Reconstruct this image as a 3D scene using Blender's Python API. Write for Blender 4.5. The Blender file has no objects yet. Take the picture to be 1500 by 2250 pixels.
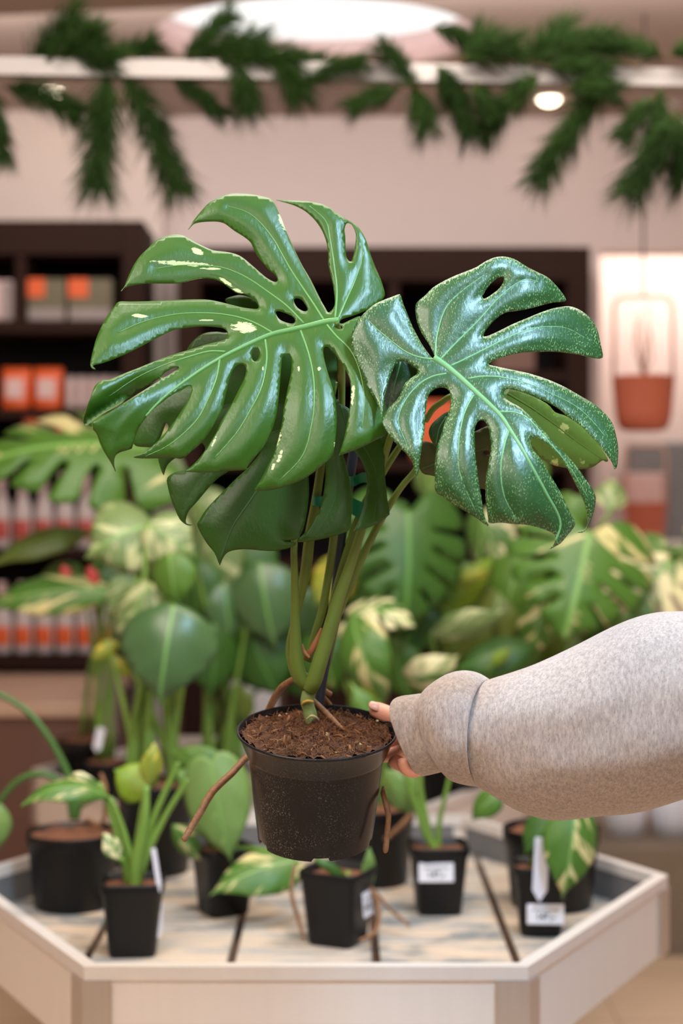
import bpy, bmesh, math, random
import numpy as np
from mathutils import Vector, Matrix, noise
from mathutils.geometry import delaunay_2d_cdt

random.seed(7)
S = bpy.context.scene
COL = S.collection
PI = math.pi
F, H = 3350.0, 1.47          # focal length in pixels of the 1500x2250 frame, camera height (m)


def P(px, py, d):
    """point at distance d in front of the camera that is seen at pixel px,py"""
    return Vector(((px - 750) / F * d, d, H - (py - 1125) / F * d))


# ------------------------------------------------------------------ camera, world, lights, exposure
cd = bpy.data.cameras.new('camera')
cam = bpy.data.objects.new('camera', cd)
COL.objects.link(cam)
cam.location = (0, 0, H)
cam.rotation_euler = (PI / 2, 0, 0)
cd.sensor_fit = 'VERTICAL'
cd.sensor_height = 36.0
cd.lens = 36.0 * F / 2250.0
cd.dof.use_dof = True
cd.dof.focus_distance = 1.79
cd.dof.aperture_fstop = 2.5
cd.clip_start = 0.05
S.camera = cam

S.view_settings.view_transform = 'Standard'
S.view_settings.look = 'None'
S.view_settings.gamma = 1.0
S.view_settings.use_curve_mapping = False
S.view_settings.exposure = 0.0

w = bpy.data.worlds.new('world')
S.world = w
w.use_nodes = True
w.node_tree.nodes['Background'].inputs[0].default_value = (1.0, 0.90, 0.80, 1)
w.node_tree.nodes['Background'].inputs[1].default_value = 0.10


def area(name, loc, target, sx, sy, energy, color, spread=None):
    l = bpy.data.lights.new(name, 'AREA')
    l.shape = 'RECTANGLE'
    l.size, l.size_y = sx, sy
    l.energy = energy
    l.color = color
    if spread:
        l.spread = spread
    o = bpy.data.objects.new(name, l)
    COL.objects.link(o)
    o.location = loc
    o.rotation_euler = (Vector(target) - Vector(loc)).to_track_quat('-Z', 'Y').to_euler()
    return o


area('daylight', (0.85, 0.95, 2.95), (0.25, 1.85, 1.4), 0.32, 0.32, 17, (0.45, 0.72, 1.0), math.radians(95))
area('front_fill', (0.9, -2.3, 1.9), (0.1, 2.0, 1.2), 2.4, 2.0, 16, (1.0, 0.93, 0.88))  # added fill behind the camera, unseen; not a built window
area('overhead_fill', (-0.3, -0.5, 3.05), (0.0, 1.9, 1.2), 2.4, 0.6, 43, (1.0, 0.90, 0.80))  # added overhead fill for the held plant, no fixture there
area('overhead_fill', (-1.0, 1.0, 3.05), (-0.2, 2.6, 0.7), 1.2, 1.0, 58, (1.0, 0.89, 0.78))  # added fill that brightens the left side and rear tray panel
area('overhead_fill', (0.3, 2.75, 3.05), (0.0, 3.2, 0.7), 2.4, 0.8, 86, (1.0, 0.89, 0.79))  # added fill that brightens both trays and their plants
area('wall_wash', (-0.2, 4.8, 3.0), (0.0, 6.3, 1.7), 3.2, 0.25, 19, (1.0, 0.91, 0.88))  # added wash to brighten the back wall, without a fixture
area('alcove_light', (1.6, 6.62, 2.74), (1.6, 6.8, 1.4), 1.0, 0.2, 11, (1.0, 0.87, 0.76))


# ------------------------------------------------------------------ materials
def lin(c):
    def f(x):
        x /= 255.0
        return x / 12.92 if x <= 0.04045 else ((x + 0.055) / 1.055) ** 2.4
    return (f(c[0]), f(c[1]), f(c[2]), 1.0)


class NT:
    def __init__(self, name):
        self.m = bpy.data.materials.new(name)
        self.m.use_nodes = True
        self.t = self.m.node_tree
        self.t.nodes.clear()
        self.out = self.t.nodes.new('ShaderNodeOutputMaterial')

    def n(self, typ, ins=None, **kw):
        nd = self.t.nodes.new('ShaderNode' + typ)
        for k, v in kw.items():
            setattr(nd, k, v)
        for k, v in (ins or {}).items():
            if isinstance(v, bpy.types.NodeSocket):
                self.t.links.new(v, nd.inputs[k])
            else:
                nd.inputs[k].default_value = v
        return nd

    def math(self, op, a, b=0.0, c=0.0, clamp=False):
        nd = self.n('Math', {0: a, 1: b, 2: c}, operation=op, use_clamp=clamp)
        return nd.outputs[0]

    def noise(self, vec, scale, detail=3.0, rough=0.55):
        return self.n('TexNoise', {'Vector': vec, 'Scale': scale, 'Detail': detail, 'Roughness': rough}).outputs[0]

    def step(self, v, lo, hi):
        return self.n('MapRange', {'Value': v, 'From Min': lo, 'From Max': hi}).outputs[0]

    def mix(self, f, a, b):
        nd = self.n('Mix', data_type='RGBA')
        for i, v in ((0, f), (6, a), (7, b)):
            if isinstance(v, bpy.types.NodeSocket):
                self.t.links.new(v, nd.inputs[i])
            else:
                nd.inputs[i].default_value = v
        return nd.outputs[2]

    def done(self, shader):
        self.t.links.new(shader, self.out.inputs[0])
        return self.m


def coords(t, obj=True, scale=(1, 1, 1)):
    tc = t.n('TexCoord')
    mp = t.n('Mapping', {'Vector': tc.outputs['Object' if obj else 'Generated'], 'Scale': scale})
    return mp.outputs[0]


def plain(name, rgb, rough=0.5, metal=0.0, var=0.12, nscale=12, scale=(1, 1, 1), bump=0.0, bscale=200, spec=0.5, rgb2=None):
    t = NT(name)
    v = coords(t, True, scale)
    c = lin(rgb)
    c2 = lin(rgb2) if rgb2 else tuple(x * (1 - 2 * var) for x in c[:3]) + (1,)
    col = t.mix(t.noise(v, nscale, 4), c2, c)
    ins = {'Base Color': col, 'Roughness': rough, 'Metallic': metal, 'Specular IOR Level': spec}
    if bump:
        ins['Normal'] = t.n('Bump', {'Strength': bump, 'Distance': 0.002, 'Height': t.noise(v, bscale, 3)}).outputs[0]
    return t.done(t.n('BsdfPrincipled', ins).outputs[0])


def emit(name, rgb, strength):
    t = NT(name)
    return t.done(t.n('Emission', {'Color': rgb + (1,), 'Strength': strength}).outputs[0])


def leaf_mat(name, g1, g2, cream=(226, 226, 160), thr=0.72, sscale=1.0, rough=0.42, patch=False, speck=None,
             rib=(130, 175, 90), trans=0.18, ribw=0.045, sheen=0.5):
    """leaf skin: greens, streaky cream variegation that follows the side veins, optional fine specks"""
    t = NT(name)
    luv = t.n('Attribute', attribute_name='luv').outputs['Vector']
    big = t.noise(luv, 0.7, 3)
    k = 0.78 if ribw else 1.0
    dk = lambda c: tuple(x * k for x in lin(c)[:3]) + (1,)
    col = t.mix(big, dk(g1), dk(g2))
    if thr is not None:
        nz = t.noise(luv, sscale, 4, 0.6)
        col = t.mix(t.step(nz, thr, thr + 0.05), col, lin(cream))
    if speck:
        sc, lo, amt = speck
        dens = t.n('Attribute', attribute_name='dens').outputs['Fac']
        rot = t.n('Mapping', {'Vector': luv, 'Rotation': (0, 0, 0.9), 'Scale': (1.0, 0.5, 1)}).outputs[0]
        n1 = t.noise(rot, sc, 2, 0.5)
        n2 = t.noise(luv, 2.2, 3)
        thrv = t.math('SUBTRACT', lo, t.math('MULTIPLY', t.math('ADD', dens, t.math('SUBTRACT', n2, 0.5)), amt))
        f = t.math('MULTIPLY', t.math('SUBTRACT', n1, thrv), 14.0, clamp=True)
        f = t.math('MULTIPLY', f, 0.66)
        col = t.mix(f, col, lin(cream))
    if patch:
        vp = t.n('Attribute', attribute_name='vp').outputs['Fac']
        mp = t.n('Mapping', {'Vector': luv, 'Scale': (0.45, 1.6, 1)}).outputs[0]
        nz = t.noise(mp, 13.0, 5, 0.7)
        s = t.math('ADD', vp, t.math('MULTIPLY', t.math('SUBTRACT', nz, 0.5), 4.2))
        col = t.mix(t.step(s, 0.42, 0.5), col, lin(cream))
    if rib and ribw:
        rv = t.math('ABSOLUTE', t.n('Attribute', attribute_name='rib').outputs['Fac'])
        col = t.mix(t.step(rv, ribw, ribw * 0.5), col, lin(rib))
    mp = t.n('Mapping', {'Vector': luv, 'Scale': (1.0, 0.5, 1)}).outputs[0]
    bmp = t.n('Bump', {'Strength': 0.16, 'Distance': 0.003, 'Height': t.noise(mp, 14.0, 3)}).outputs[0]
    b = t.n('BsdfPrincipled', {'Base Color': col, 'Roughness': rough, 'Specular IOR Level': sheen, 'Normal': bmp}).outputs[0]
    tr = t.n('BsdfTranslucent', {'Color': col}).outputs[0]
    return t.done(t.n('MixShader', {0: trans, 1: b, 2: tr}).outputs[0])


M = {}
M['wall'] = plain('wall_paint', (216, 200, 196), 0.8, var=0.02)
M['pier'] = plain('pier_paint', (224, 208, 200), 0.8, var=0.02)
M['ceiling'] = plain('ceiling_paint', (182, 164, 154), 0.85, var=0.02)
M['floor'] = plain('floor_tile', (226, 196, 164), 0.35, var=0.05, nscale=3)
M['grout'] = plain('grout', (200, 168, 140), 0.8)
M['brown'] = plain('dark_wood', (50, 28, 20), 0.65, spec=0.12, scale=(1, 1, 12), nscale=5, rgb2=(32, 19, 15))
M['black_wood'] = plain('cabinet_lining', (26, 22, 24), 0.8, spec=0.1)
M['tan'] = plain('counter_top', (206, 172, 148), 0.4, var=0.05)
M['counter'] = plain('counter_front', (112, 78, 66), 0.5, var=0.05)
M['alu'] = plain('aluminium', (236, 228, 222), 0.38, metal=0.25, var=0.06, nscale=30, scale=(1, 1, 0.1))
M['alu_dark'] = plain('aluminium_post', (200, 186, 174), 0.35, metal=0.5, var=0.08, nscale=20, scale=(6, 6, 0.3))
M['panel'] = plain('white_panel', (232, 220, 210), 0.5, var=0.04, nscale=6, scale=(8, 8, 0.6))
M['inner'] = plain('grey_panel', (112, 112, 114), 0.5, var=0.05)
M['black'] = plain('black_plastic', (17, 16, 17), 0.45, var=0.2, spec=0.3)
M['dark_gap'] = plain('dark_gap', (110, 80, 56), 0.8, nscale=14, rgb2=(40, 32, 28))
M['white'] = plain('white_plastic', (226, 220, 218), 0.4, var=0.03)
M['paper'] = plain('label_paper', (232, 230, 236), 0.6, var=0.02)
M['ink'] = plain('label_ink', (70, 70, 74), 0.7)
M['tag'] = plain('plant_tag', (228, 226, 236), 0.5, var=0.04)
M['red'] = plain('red_label', (186, 74, 64), 0.5)
M['orange'] = plain('orange_packaging', (226, 92, 30), 0.45)
M['bottle'] = plain('bottle_plastic', (204, 190, 188), 0.5)
M['pink'] = plain('pink_card', (220, 188, 184), 0.5)
M['greybox'] = plain('grey_packaging', (150, 138, 136), 0.5)
M['olive'] = plain('olive_packaging', (104, 96, 70), 0.5)
M['bluegrey'] = plain('blue_grey_packaging', (120, 128, 150), 0.4)
M['terracotta'] = plain('terracotta_plastic', (190, 100, 74), 0.55, var=0.05)
M['rod'] = plain('pale_pink_rod', (216, 172, 150), 0.5)
M['cable'] = plain('dark_cable', (70, 62, 58), 0.6)
M['plinth'] = plain('taupe_plinth', (132, 116, 98), 0.7, var=0.08)
M['chrome'] = plain('chrome', (220, 220, 220), 0.15, metal=1.0)
M['needle'] = plain('pine_needles', (52, 82, 28), 0.7, nscale=9, rgb2=(18, 36, 14), spec=0.15)
M['twig'] = plain('twig', (92, 66, 40), 0.7)
M['beam'] = plain('white_rail', (178, 172, 170), 0.5, var=0.03)
M['skin'] = plain('skin', (232, 164, 138), 0.45, var=0.05, nscale=60, bump=0.08, bscale=700)
M['nail'] = plain('fingernail', (226, 168, 150), 0.3)
M['root'] = plain('aerial_root', (164, 116, 74), 0.6, nscale=110, rgb2=(70, 44, 30), bump=0.5, bscale=260)
M['stake'] = plain('dark_blue_stake', (40, 50, 62), 0.5, bump=0.3, bscale=300)
M['tie'] = plain('green_tie', (24, 132, 98), 0.35)
M['yellow'] = plain('yellow_scar', (206, 160, 60), 0.6)
M['husk'] = plain('dry_husk', (176, 110, 70), 0.7)
M['stem'] = plain('monstera_stem', (116, 134, 54), 0.42, nscale=30, rgb2=(86, 108, 40), spec=0.4)
M['trunk'] = plain('monstera_trunk', (150, 170, 104), 0.5, nscale=60, rgb2=(104, 124, 70), bump=0.3, bscale=200)
M['bgstem'] = plain('petiole_green', (126, 158, 66), 0.45, nscale=10, rgb2=(88, 124, 44))
M['bgstem_dark'] = plain('petiole_dark', (70, 110, 44), 0.45, nscale=10)
M['peat'] = plain('peat', (110, 66, 34), 0.95, nscale=130, rgb2=(24, 13, 7), bump=0.9, bscale=500)
M['fibre'] = plain('coir_fibre', (150, 96, 50), 0.9, nscale=60, rgb2=(66, 36, 18))
M['chip'] = plain('pale_chip', (204, 184, 138), 0.8)
M['bgsoil'] = plain('potting_soil', (140, 88, 58), 0.95, nscale=50, rgb2=(72, 42, 28), bump=0.8, bscale=200)
M['ceramic'] = plain('white_ceramic', (220, 222, 232), 0.3, var=0.02)
M['flower'] = plain('red_bloom', (204, 60, 56), 0.5)

# pot of the held plant: black with white lime dust towards its lower left
t = NT('dusty_black_pot')
v = coords(t)
dust = t.noise(v, 520, 2)
zone = t.noise(v, 26, 3)
sep = t.n('SeparateXYZ', {'Vector': coords(t)})
low = t.step(sep.outputs[2], 1.195, 1.08)
left = t.step(sep.outputs[0], 0.03, -0.09)
f = t.math('MULTIPLY', t.step(dust, 0.56, 0.72), t.math('MULTIPLY', t.step(zone, 0.38, 0.62), t.math('ADD', 0.12, t.math('MULTIPLY', low, left))))
c = t.mix(t.math('MULTIPLY', f, 0.8, clamp=True), lin((18, 19, 21)), lin((150, 144, 140)))
M['heldpot'] = t.done(t.n('BsdfPrincipled', {'Base Color': c, 'Roughness': t.math('ADD', 0.17, t.math('MULTIPLY', zone, 0.12)), 'Specular IOR Level': 0.3}).outputs[0])

# whitewashed deck boards
t = NT('whitewashed_board')
v = coords(t, True, (1.2, 10, 1))
c = t.mix(t.step(t.noise(v, 4, 5, 0.65), 0.42, 0.60), lin((206, 184, 160)), lin((164, 162, 158)))
c = t.mix(t.step(t.noise(coords(t, True, (1.6, 3.5, 1)), 4, 3), 0.52, 0.62), c, lin((126, 130, 130)))
c = t.mix(t.step(t.noise(coords(t, True, (1, 16, 1)), 7, 3), 0.58, 0.66), c, lin((226, 204, 180)))
M['board'] = t.done(t.n('BsdfPrincipled', {'Base Color': c, 'Roughness': 0.6}).outputs[0])

# heather grey sweatshirt
t = NT('heather_sweatshirt')
v = t.n('Mapping', {'Vector': t.n('TexCoord').outputs['Object'], 'Rotation': (0, 0.35, 0), 'Scale': (1.0, 1.0, 0.32)}).outputs[0]
n1 = t.noise(v, 620, 2)
n2 = t.noise(v, 260, 3, 0.7)
c = t.mix(t.step(n2, 0.3, 0.7), lin((152, 140, 134)), lin((192, 178, 170)))
c = t.mix(t.math('MULTIPLY', t.step(n1, 0.58, 0.72), 0.55), c, lin((112, 104, 104)))
bmp = t.n('Bump', {'Strength': 0.35, 'Distance': 0.0012, 'Height': n1}).outputs[0]
M['heather'] = t.done(t.n('BsdfPrincipled', {'Base Color': c, 'Roughness': 0.95, 'Specular IOR Level': 0.15, 'Sheen Weight': 0.25, 'Normal': bmp}).outputs[0])

# leaf skins
M['leafA'] = leaf_mat('deep_green_leaf', (48, 86, 16), (58, 100, 24), thr=None, patch=True, speck=(20.0, 0.84, 0.20), cream=(196, 206, 148), rough=0.36, ribw=0, trans=0.10, sheen=0.45)
M['leafB'] = leaf_mat('speckled_green_leaf', (34, 74, 32), (42, 86, 38), thr=None, speck=(40.0, 0.655, 0.28), cream=(150, 182, 118), rough=0.36, ribw=0, trans=0.08, sheen=0.6)
M['leafC'] = leaf_mat('shaded_green_leaf', (46, 82, 22), (54, 94, 28), thr=None, speck=(20.0, 0.88, 0.2), rough=0.38, ribw=0, trans=0.1, sheen=0.4)
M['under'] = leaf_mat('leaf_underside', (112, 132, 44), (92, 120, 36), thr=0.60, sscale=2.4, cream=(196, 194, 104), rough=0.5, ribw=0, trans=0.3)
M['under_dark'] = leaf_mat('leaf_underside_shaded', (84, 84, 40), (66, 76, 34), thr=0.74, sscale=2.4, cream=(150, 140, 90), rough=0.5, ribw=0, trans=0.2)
M['rim'] = plain('leaf_margin', (124, 152, 58), 0.5)
M['rib'] = plain('leaf_midrib', (98, 150, 76), 0.4)
M['ribB'] = plain('leaf_midrib_pale', (112, 168, 108), 0.4)
M['ribC'] = plain('leaf_midrib_dull', (58, 100, 44), 0.4)
M['g_mid'] = leaf_mat('mid_green', (84, 130, 38), (110, 152, 56), thr=None)
M['g_dark'] = leaf_mat('dark_green', (56, 100, 32), (76, 122, 44), thr=None, rib=(90, 140, 60))
M['g_blue'] = leaf_mat('blue_green', (74, 112, 64), (96, 134, 80), thr=None, rough=0.28, rib=(120, 170, 90), sheen=0.7)
M['g_olive'] = leaf_mat('olive_green', (96, 116, 40), (120, 134, 52), thr=None)
M['g_lime'] = leaf_mat('lime_green', (140, 176, 40), (166, 192, 60), thr=None, trans=0.3)
M['g_light'] = leaf_mat('light_green', (124, 162, 78), (150, 184, 104), thr=0.66, cream=(176, 200, 110), trans=0.25)
M['v_half'] = leaf_mat('half_variegated', (78, 124, 40), (100, 146, 54), thr=0.54, sscale=0.6, cream=(220, 208, 146))
M['v_pale'] = leaf_mat('pale_variegated', (118, 148, 80), (146, 166, 104), thr=0.52, sscale=0.9, cream=(196, 200, 146))
M['v_white'] = leaf_mat('white_variegated', (108, 146, 70), (92, 136, 54), thr=0.48, sscale=0.6, cream=(234, 226, 176))
M['v_few'] = leaf_mat('few_streaks', (66, 114, 32), (88, 136, 44), thr=0.62, sscale=0.7, cream=(206, 208, 120))
M['v_yellow'] = leaf_mat('yellowing', (150, 170, 50), (176, 184, 70), thr=0.55, cream=(232, 196, 84))


# ------------------------------------------------------------------ object helpers
def tag(o, label=None, cat=None, group=None, kind=None):
    if label: o['label'] = label
    if cat: o['category'] = cat
    if group: o['group'] = group
    if kind: o['kind'] = kind
    return o


def thing(name, loc, label, cat, group=None):
    o = bpy.data.objects.new(name, None)
    o.empty_display_size = 0.05
    COL.objects.link(o)
    o.location = loc
    return tag(o, label, cat, group)


def attach(o, parent):
    if parent is not None:
        o.parent = parent
        if parent.type == 'EMPTY':
            o.matrix_parent_inverse = Matrix.Translation(parent.location).inverted()


def mesh(name, verts, faces, mats, parent=None, smooth=True, idx=None):
    me = bpy.data.meshes.new(name)
    me.from_pydata([tuple(v) for v in verts], [], faces)
    for m in (mats if isinstance(mats, (list, tuple)) else [mats]):
        me.materials.append(M[m] if isinstance(m, str) else m)
    if smooth:
        me.polygons.foreach_set('use_smooth', [True] * len(me.polygons))
    if idx is not None:
        me.polygons.foreach_set('material_index', idx)
    me.update()
    o = bpy.data.objects.new(name, me)
    COL.objects.link(o)
    attach(o, parent)
    return o


class MB:
    """collects simple shapes into one mesh"""
    def __init__(self):
        self.v, self.f, self.i = [], [], []

    def add(self, vs, fs, mi=0):
        n = len(self.v)
        self.v += [tuple(v) for v in vs]
        self.f += [tuple(a + n for a in f) for f in fs]
        self.i += [mi] * len(fs)
        return self

    def box(self, x0, x1, y0, y1, z0, z1, mi=0, mat=None, bev=0.0):
        if bev:
            bm = bmesh.new()
            bmesh.ops.create_cube(bm, size=1.0)
            for q in bm.verts:
                q.co = Vector(((x0 + x1) / 2 + q.co.x * (x1 - x0), (y0 + y1) / 2 + q.co.y * (y1 - y0), (z0 + z1) / 2 + q.co.z * (z1 - z0)))
            bmesh.ops.bevel(bm, geom=bm.edges[:], offset=bev, segments=2, affect='EDGES', profile=0.5)
            bm.verts.ensure_lookup_table()
            vs = [q.co.copy() for q in bm.verts]
            fs = [tuple(q.index for q in f.verts) for f in bm.faces]
            bm.free()
        else:
            vs = [Vector((x, y, z)) for z in (z0, z1) for y in (y0, y1) for x in (x0, x1)]
            fs = [(0, 2, 3, 1), (4, 5, 7, 6), (0, 1, 5, 4), (2, 6, 7, 3), (0, 4, 6, 2), (1, 3, 7, 5)]
        if mat:
            vs = [mat @ q for q in vs]
        return self.add(vs, fs, mi)

    def tube(self, pts, rad, n=10, mi=0, cap=True, flat=1.0):
        pts = [Vector(p) for p in pts]
        if not hasattr(rad, '__len__'):
            rad = [rad] * len(pts)
        vs, fs = [], []
        t0 = (pts[1] - pts[0]).normalized()
        ref = Vector((0, 1, 0)) if abs(t0.y) < 0.8 else Vector((1, 0, 0))
        a = (ref - t0 * ref.dot(t0)).normalized()
        for k, p in enumerate(pts):
            tt = (pts[min(k + 1, len(pts) - 1)] - pts[max(k - 1, 0)])
            if tt.length < 1e-9:
                tt = t0
            tt.normalize()
            a = a - tt * a.dot(tt)
            a.normalize()
            b = tt.cross(a)
            for j in range(n):
                th = 2 * PI * j / n
                vs.append(p + a * (math.cos(th) * rad[k] * flat) + b * (math.sin(th) * rad[k]))
        for k in range(len(pts) - 1):
            for j in range(n):
                j2 = (j + 1) % n
                fs.append((k * n + j, k * n + j2, (k + 1) * n + j2, (k + 1) * n + j))
        if cap:
            fs.append(tuple(range(n - 1, -1, -1)))
            fs.append(tuple(range((len(pts) - 1) * n, len(pts) * n)))
        return self.add(vs, fs, mi)

    def lathe(self, prof, n=40, mat=None, mi=0, squash=None):
        vs, fs = [], []
        for r, z in prof:
            for j in range(n):
                th = 2 * PI * j / n
                vs.append(Vector((r * math.cos(th), r * math.sin(th), z)))
        if squash:
            vs = [squash(q) for q in vs]
        if mat:
            vs = [mat @ q for q in vs]
        for k in range(len(prof) - 1):
            for j in range(n):
                j2 = (j + 1) % n
                fs.append((k * n + j, k * n + j2, (k + 1) * n + j2, (k + 1) * n + j))
        return self.add(vs, fs, mi)

    def build(self, name, mats, parent=None, smooth=False):
        return mesh(name, self.v, self.f, mats, parent, smooth, self.i)


def smooth_by_angle(o, ang=0.6):
    me = o.data
    bm = bmesh.new()
    bm.from_mesh(me)
    for e in bm.edges:
        if len(e.link_faces) == 2 and e.calc_face_angle(0) > ang:
            e.smooth = False
    for f in bm.faces:
        f.smooth = True
    bm.to_mesh(me)
    bm.free()
    return o


def crom(pts, k=4, closed=False):
    """Catmull-Rom through points of any dimension"""
    pts = [np.array(p, float) for p in pts]
    n = len(pts)
    out = []
    for i in range(n if closed else n - 1):
        p1, p2 = pts[i], pts[(i + 1) % n]
        p0 = pts[i - 1] if (closed or i > 0) else 2 * p1 - p2
        p3 = pts[(i + 2) % n] if (closed or i + 2 < n) else 2 * p2 - p1
        for j in range(k):
            s = j / k
            out.append(0.5 * (2 * p1 + (p2 - p0) * s + (2 * p0 - 5 * p1 + 4 * p2 - p3) * s * s + (3 * p1 - p0 - 3 * p2 + p3) * s ** 3))
    if not closed:
        out.append(pts[-1])
    return out


def ptube(pts, n=12, k=5):
    """pixel path (px,py,depth,radius px) -> smooth world points and radii"""
    c = crom(pts, k)
    return [P(a[0], a[1], a[2]) for a in c], [max(0.2, a[3]) / F * a[2] for a in c]


def inside(poly, pts):
    poly = np.asarray(poly); pts = np.asarray(pts)
    r = np.zeros(len(pts), bool)
    x, y = pts[:, 0], pts[:, 1]
    n = len(poly)
    for i in range(n):
        x1, y1 = poly[i]; x2, y2 = poly[(i + 1) % n]
        if y1 == y2:
            continue
        c = ((y1 > y) != (y2 > y)) & (x < (x2 - x1) * (y - y1) / (y2 - y1) + x1)
        r ^= c
    return r


def seg_dist(pts, line):
    pts = np.asarray(pts, float); line = np.asarray(line, float)
    best = np.full(len(pts), 1e9)
    for a, b in zip(line[:-1], line[1:]):
        ab = b - a
        L = max(ab.dot(ab), 1e-12)
        s = np.clip(((pts - a) @ ab) / L, 0, 1)
        d = np.hypot(*(pts - a - s[:, None] * ab).T)
        best = np.minimum(best, d)
    return best


def fill(outline, holes, step, extra=(), keep=0.45):
    """triangulated filling of a 2-D outline with holes"""
    loops = [np.asarray(outline)] + [np.asarray(h) for h in holes]
    lo, hi = loops[0].min(0), loops[0].max(0)
    xs = np.arange(lo[0], hi[0], step); ys = np.arange(lo[1], hi[1], step)
    g = np.array([(x + (step / 2 if j % 2 else 0), y) for j, y in enumerate(ys) for x in xs])
    if len(extra):
        g = np.vstack([g, np.asarray(extra)])
    m = inside(loops[0], g)
    for h in loops[1:]:
        m &= ~inside(h, g)
    for l in loops:
        m &= seg_dist(g, np.vstack([l, l[:1]])) > step * keep
    g = g[m]
    vs, es = [], []
    for l in loops:
        n0 = len(vs)
        vs += [Vector(p) for p in l]
        es += [(n0 + i, n0 + (i + 1) % len(l)) for i in range(len(l))]
    vs += [Vector(p) for p in g]
    r = delaunay_2d_cdt(vs, es, [], 0, 1e-5)
    V = np.array([tuple(p) for p in r[0]])
    T = [tuple(f) for f in r[2]]
    cen = np.array([V[list(f)].mean(0) for f in T])
    m = inside(loops[0], cen)
    for h in loops[1:]:
        m &= ~inside(h, cen)
    return V, [f for f, q in zip(T, m) if q]


def setattr_v(me, name, vals, vec=False):
    a = me.attributes.new(name, 'FLOAT_VECTOR' if vec else 'FLOAT', 'POINT')
    a.data.foreach_set('vector' if vec else 'value', np.asarray(vals, float).ravel())


# ================================================================== SETTING
ZC = 3.11                      # ceiling
YW = 6.3                       # back wall
b = MB(); b.box(-3.4, 3.4, -2.5, 7.0, -0.1, 0.0)
fl = tag(b.build('floor', 'floor'), kind='structure')
b = MB()
for k in range(-8, 9):
    b.box(k * 0.4 - 0.003, k * 0.4 + 0.003, 1.0, YW, 0.0, 0.0008)
for k in range(3, 16):
    b.box(-3.3, 3.3, k * 0.4 - 0.003, k * 0.4 + 0.003, 0.0, 0.0008)
tag(b.build('floor_joint', 'grout'), kind='structure')

# ceiling with the oval recess of the big lamp
LC, LA, LB = Vector((-0.09, 5.24, 0)), 0.553, 0.40
el = [(LC.x + LA * math.cos(2 * PI * k / 72), LC.y + LB * math.sin(2 * PI * k / 72)) for k in range(72)]
V, T = fill([(-3.4, -2.5), (3.4, -2.5), (3.4, 7.0), (-3.4, 7.0)], [el], 0.5)
c = mesh('ceiling', [(x, y, ZC) for x, y in V], T, 'ceiling', smooth=False)
c.modifiers.new('thick', 'SOLIDIFY').thickness = 0.006
tag(c, kind='structure')

b = MB()
ax = P(1318, 0, YW).x
b.box(-3.4, ax, YW, YW + 0.12, 0, ZC)
b.box(ax, 3.4, YW, YW + 0.12, P(0, 552, YW).z, ZC)
tag(b.build('wall_back', 'wall'), kind='structure')
b = MB(); b.box(-3.4, P(357, 0, 6.2).x, 6.2, YW, 0, ZC)
tag(b.build('trim_1', 'pier'), kind='structure')
b = MB(); b.box(ax, 3.4, 6.92, 7.0, 0, 2.8); b.box(ax - 0.03, ax, YW + 0.12, 6.92, 0, 2.8)
b.box(ax, 3.4, YW + 0.12, 6.92, 2.77, 2.8)
tag(b.build('wall_alcove', 'wall'), kind='structure')
b = MB(); b.box(-3.5, -3.4, -2.5, 7, 0, ZC); tag(b.build('wall_left', 'wall'), kind='structure')
b = MB(); b.box(3.4, 3.5, -2.5, 7, 0, ZC); tag(b.build('wall_right', 'wall'), kind='structure')

# ------------------------------------------------------------------ big oval ceiling lamp
lamp = thing('ceiling_lamp', (LC.x, LC.y, ZC), 'large oval glowing lamp recessed in the brown ceiling', 'ceiling lamp')
ring = [(1.0, 0.0), (1.0, 0.115), (0.985, 0.115), (0.985, 0.004), (1.03, -0.006), (1.03, 0.0)]
sq = lambda q: Vector((LC.x + q.x * LA, LC.y + q.y * LB, ZC + q.z))
MB().lathe(ring, 72, squash=sq).build('lamp_ring', 'pink', lamp, True)
disc = [sq(Vector((0.99 * math.cos(2 * PI * k / 72), 0.99 * math.sin(2 * PI * k / 72), 0.105))) for k in range(72)]
mesh('diffuser', disc + [q + Vector((0, 0, 0.01)) for q in disc],
     [tuple(range(71, -1, -1)), tuple(range(72, 144))] + [(k, (k + 1) % 72, (k + 1) % 72 + 72, k + 72) for k in range(72)],
     emit('lamp_glow', (1.0, 0.96, 0.93), 1.25), lamp, False)

for (px, py, on, lab) in ((112, 196, True, 'small glowing ceiling spotlight above the left cabinet'),
                          (1206, 213, True, 'small glowing ceiling spotlight above the right wall'),
                          (1470, 222, False, 'unlit chrome ceiling spotlight at the far right behind the garland')):
    d = (ZC - H) * F / (1125 - py)
    q = P(px, py, d)
    s = thing('spotlight', (q.x, q.y, ZC), lab, 'spotlight', 'ceiling spotlights')
    mt = Matrix.Translation((q.x, q.y, ZC))
    MB().lathe([(0.056, 0.0), (0.058, -0.01), (0.05, -0.012), (0.046, -0.004), (0.046, 0.0)], 28, mt).build('rim', 'white' if on else 'chrome', s, True)
    MB().lathe([(0.043, -0.004), (0.038, -0.018), (0.024, -0.028), (0.0005, -0.032)], 28, mt).build('bulb', emit('spot_glow', (1.0, 0.85, 0.6), 9) if on else 'chrome', s, True)

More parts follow.
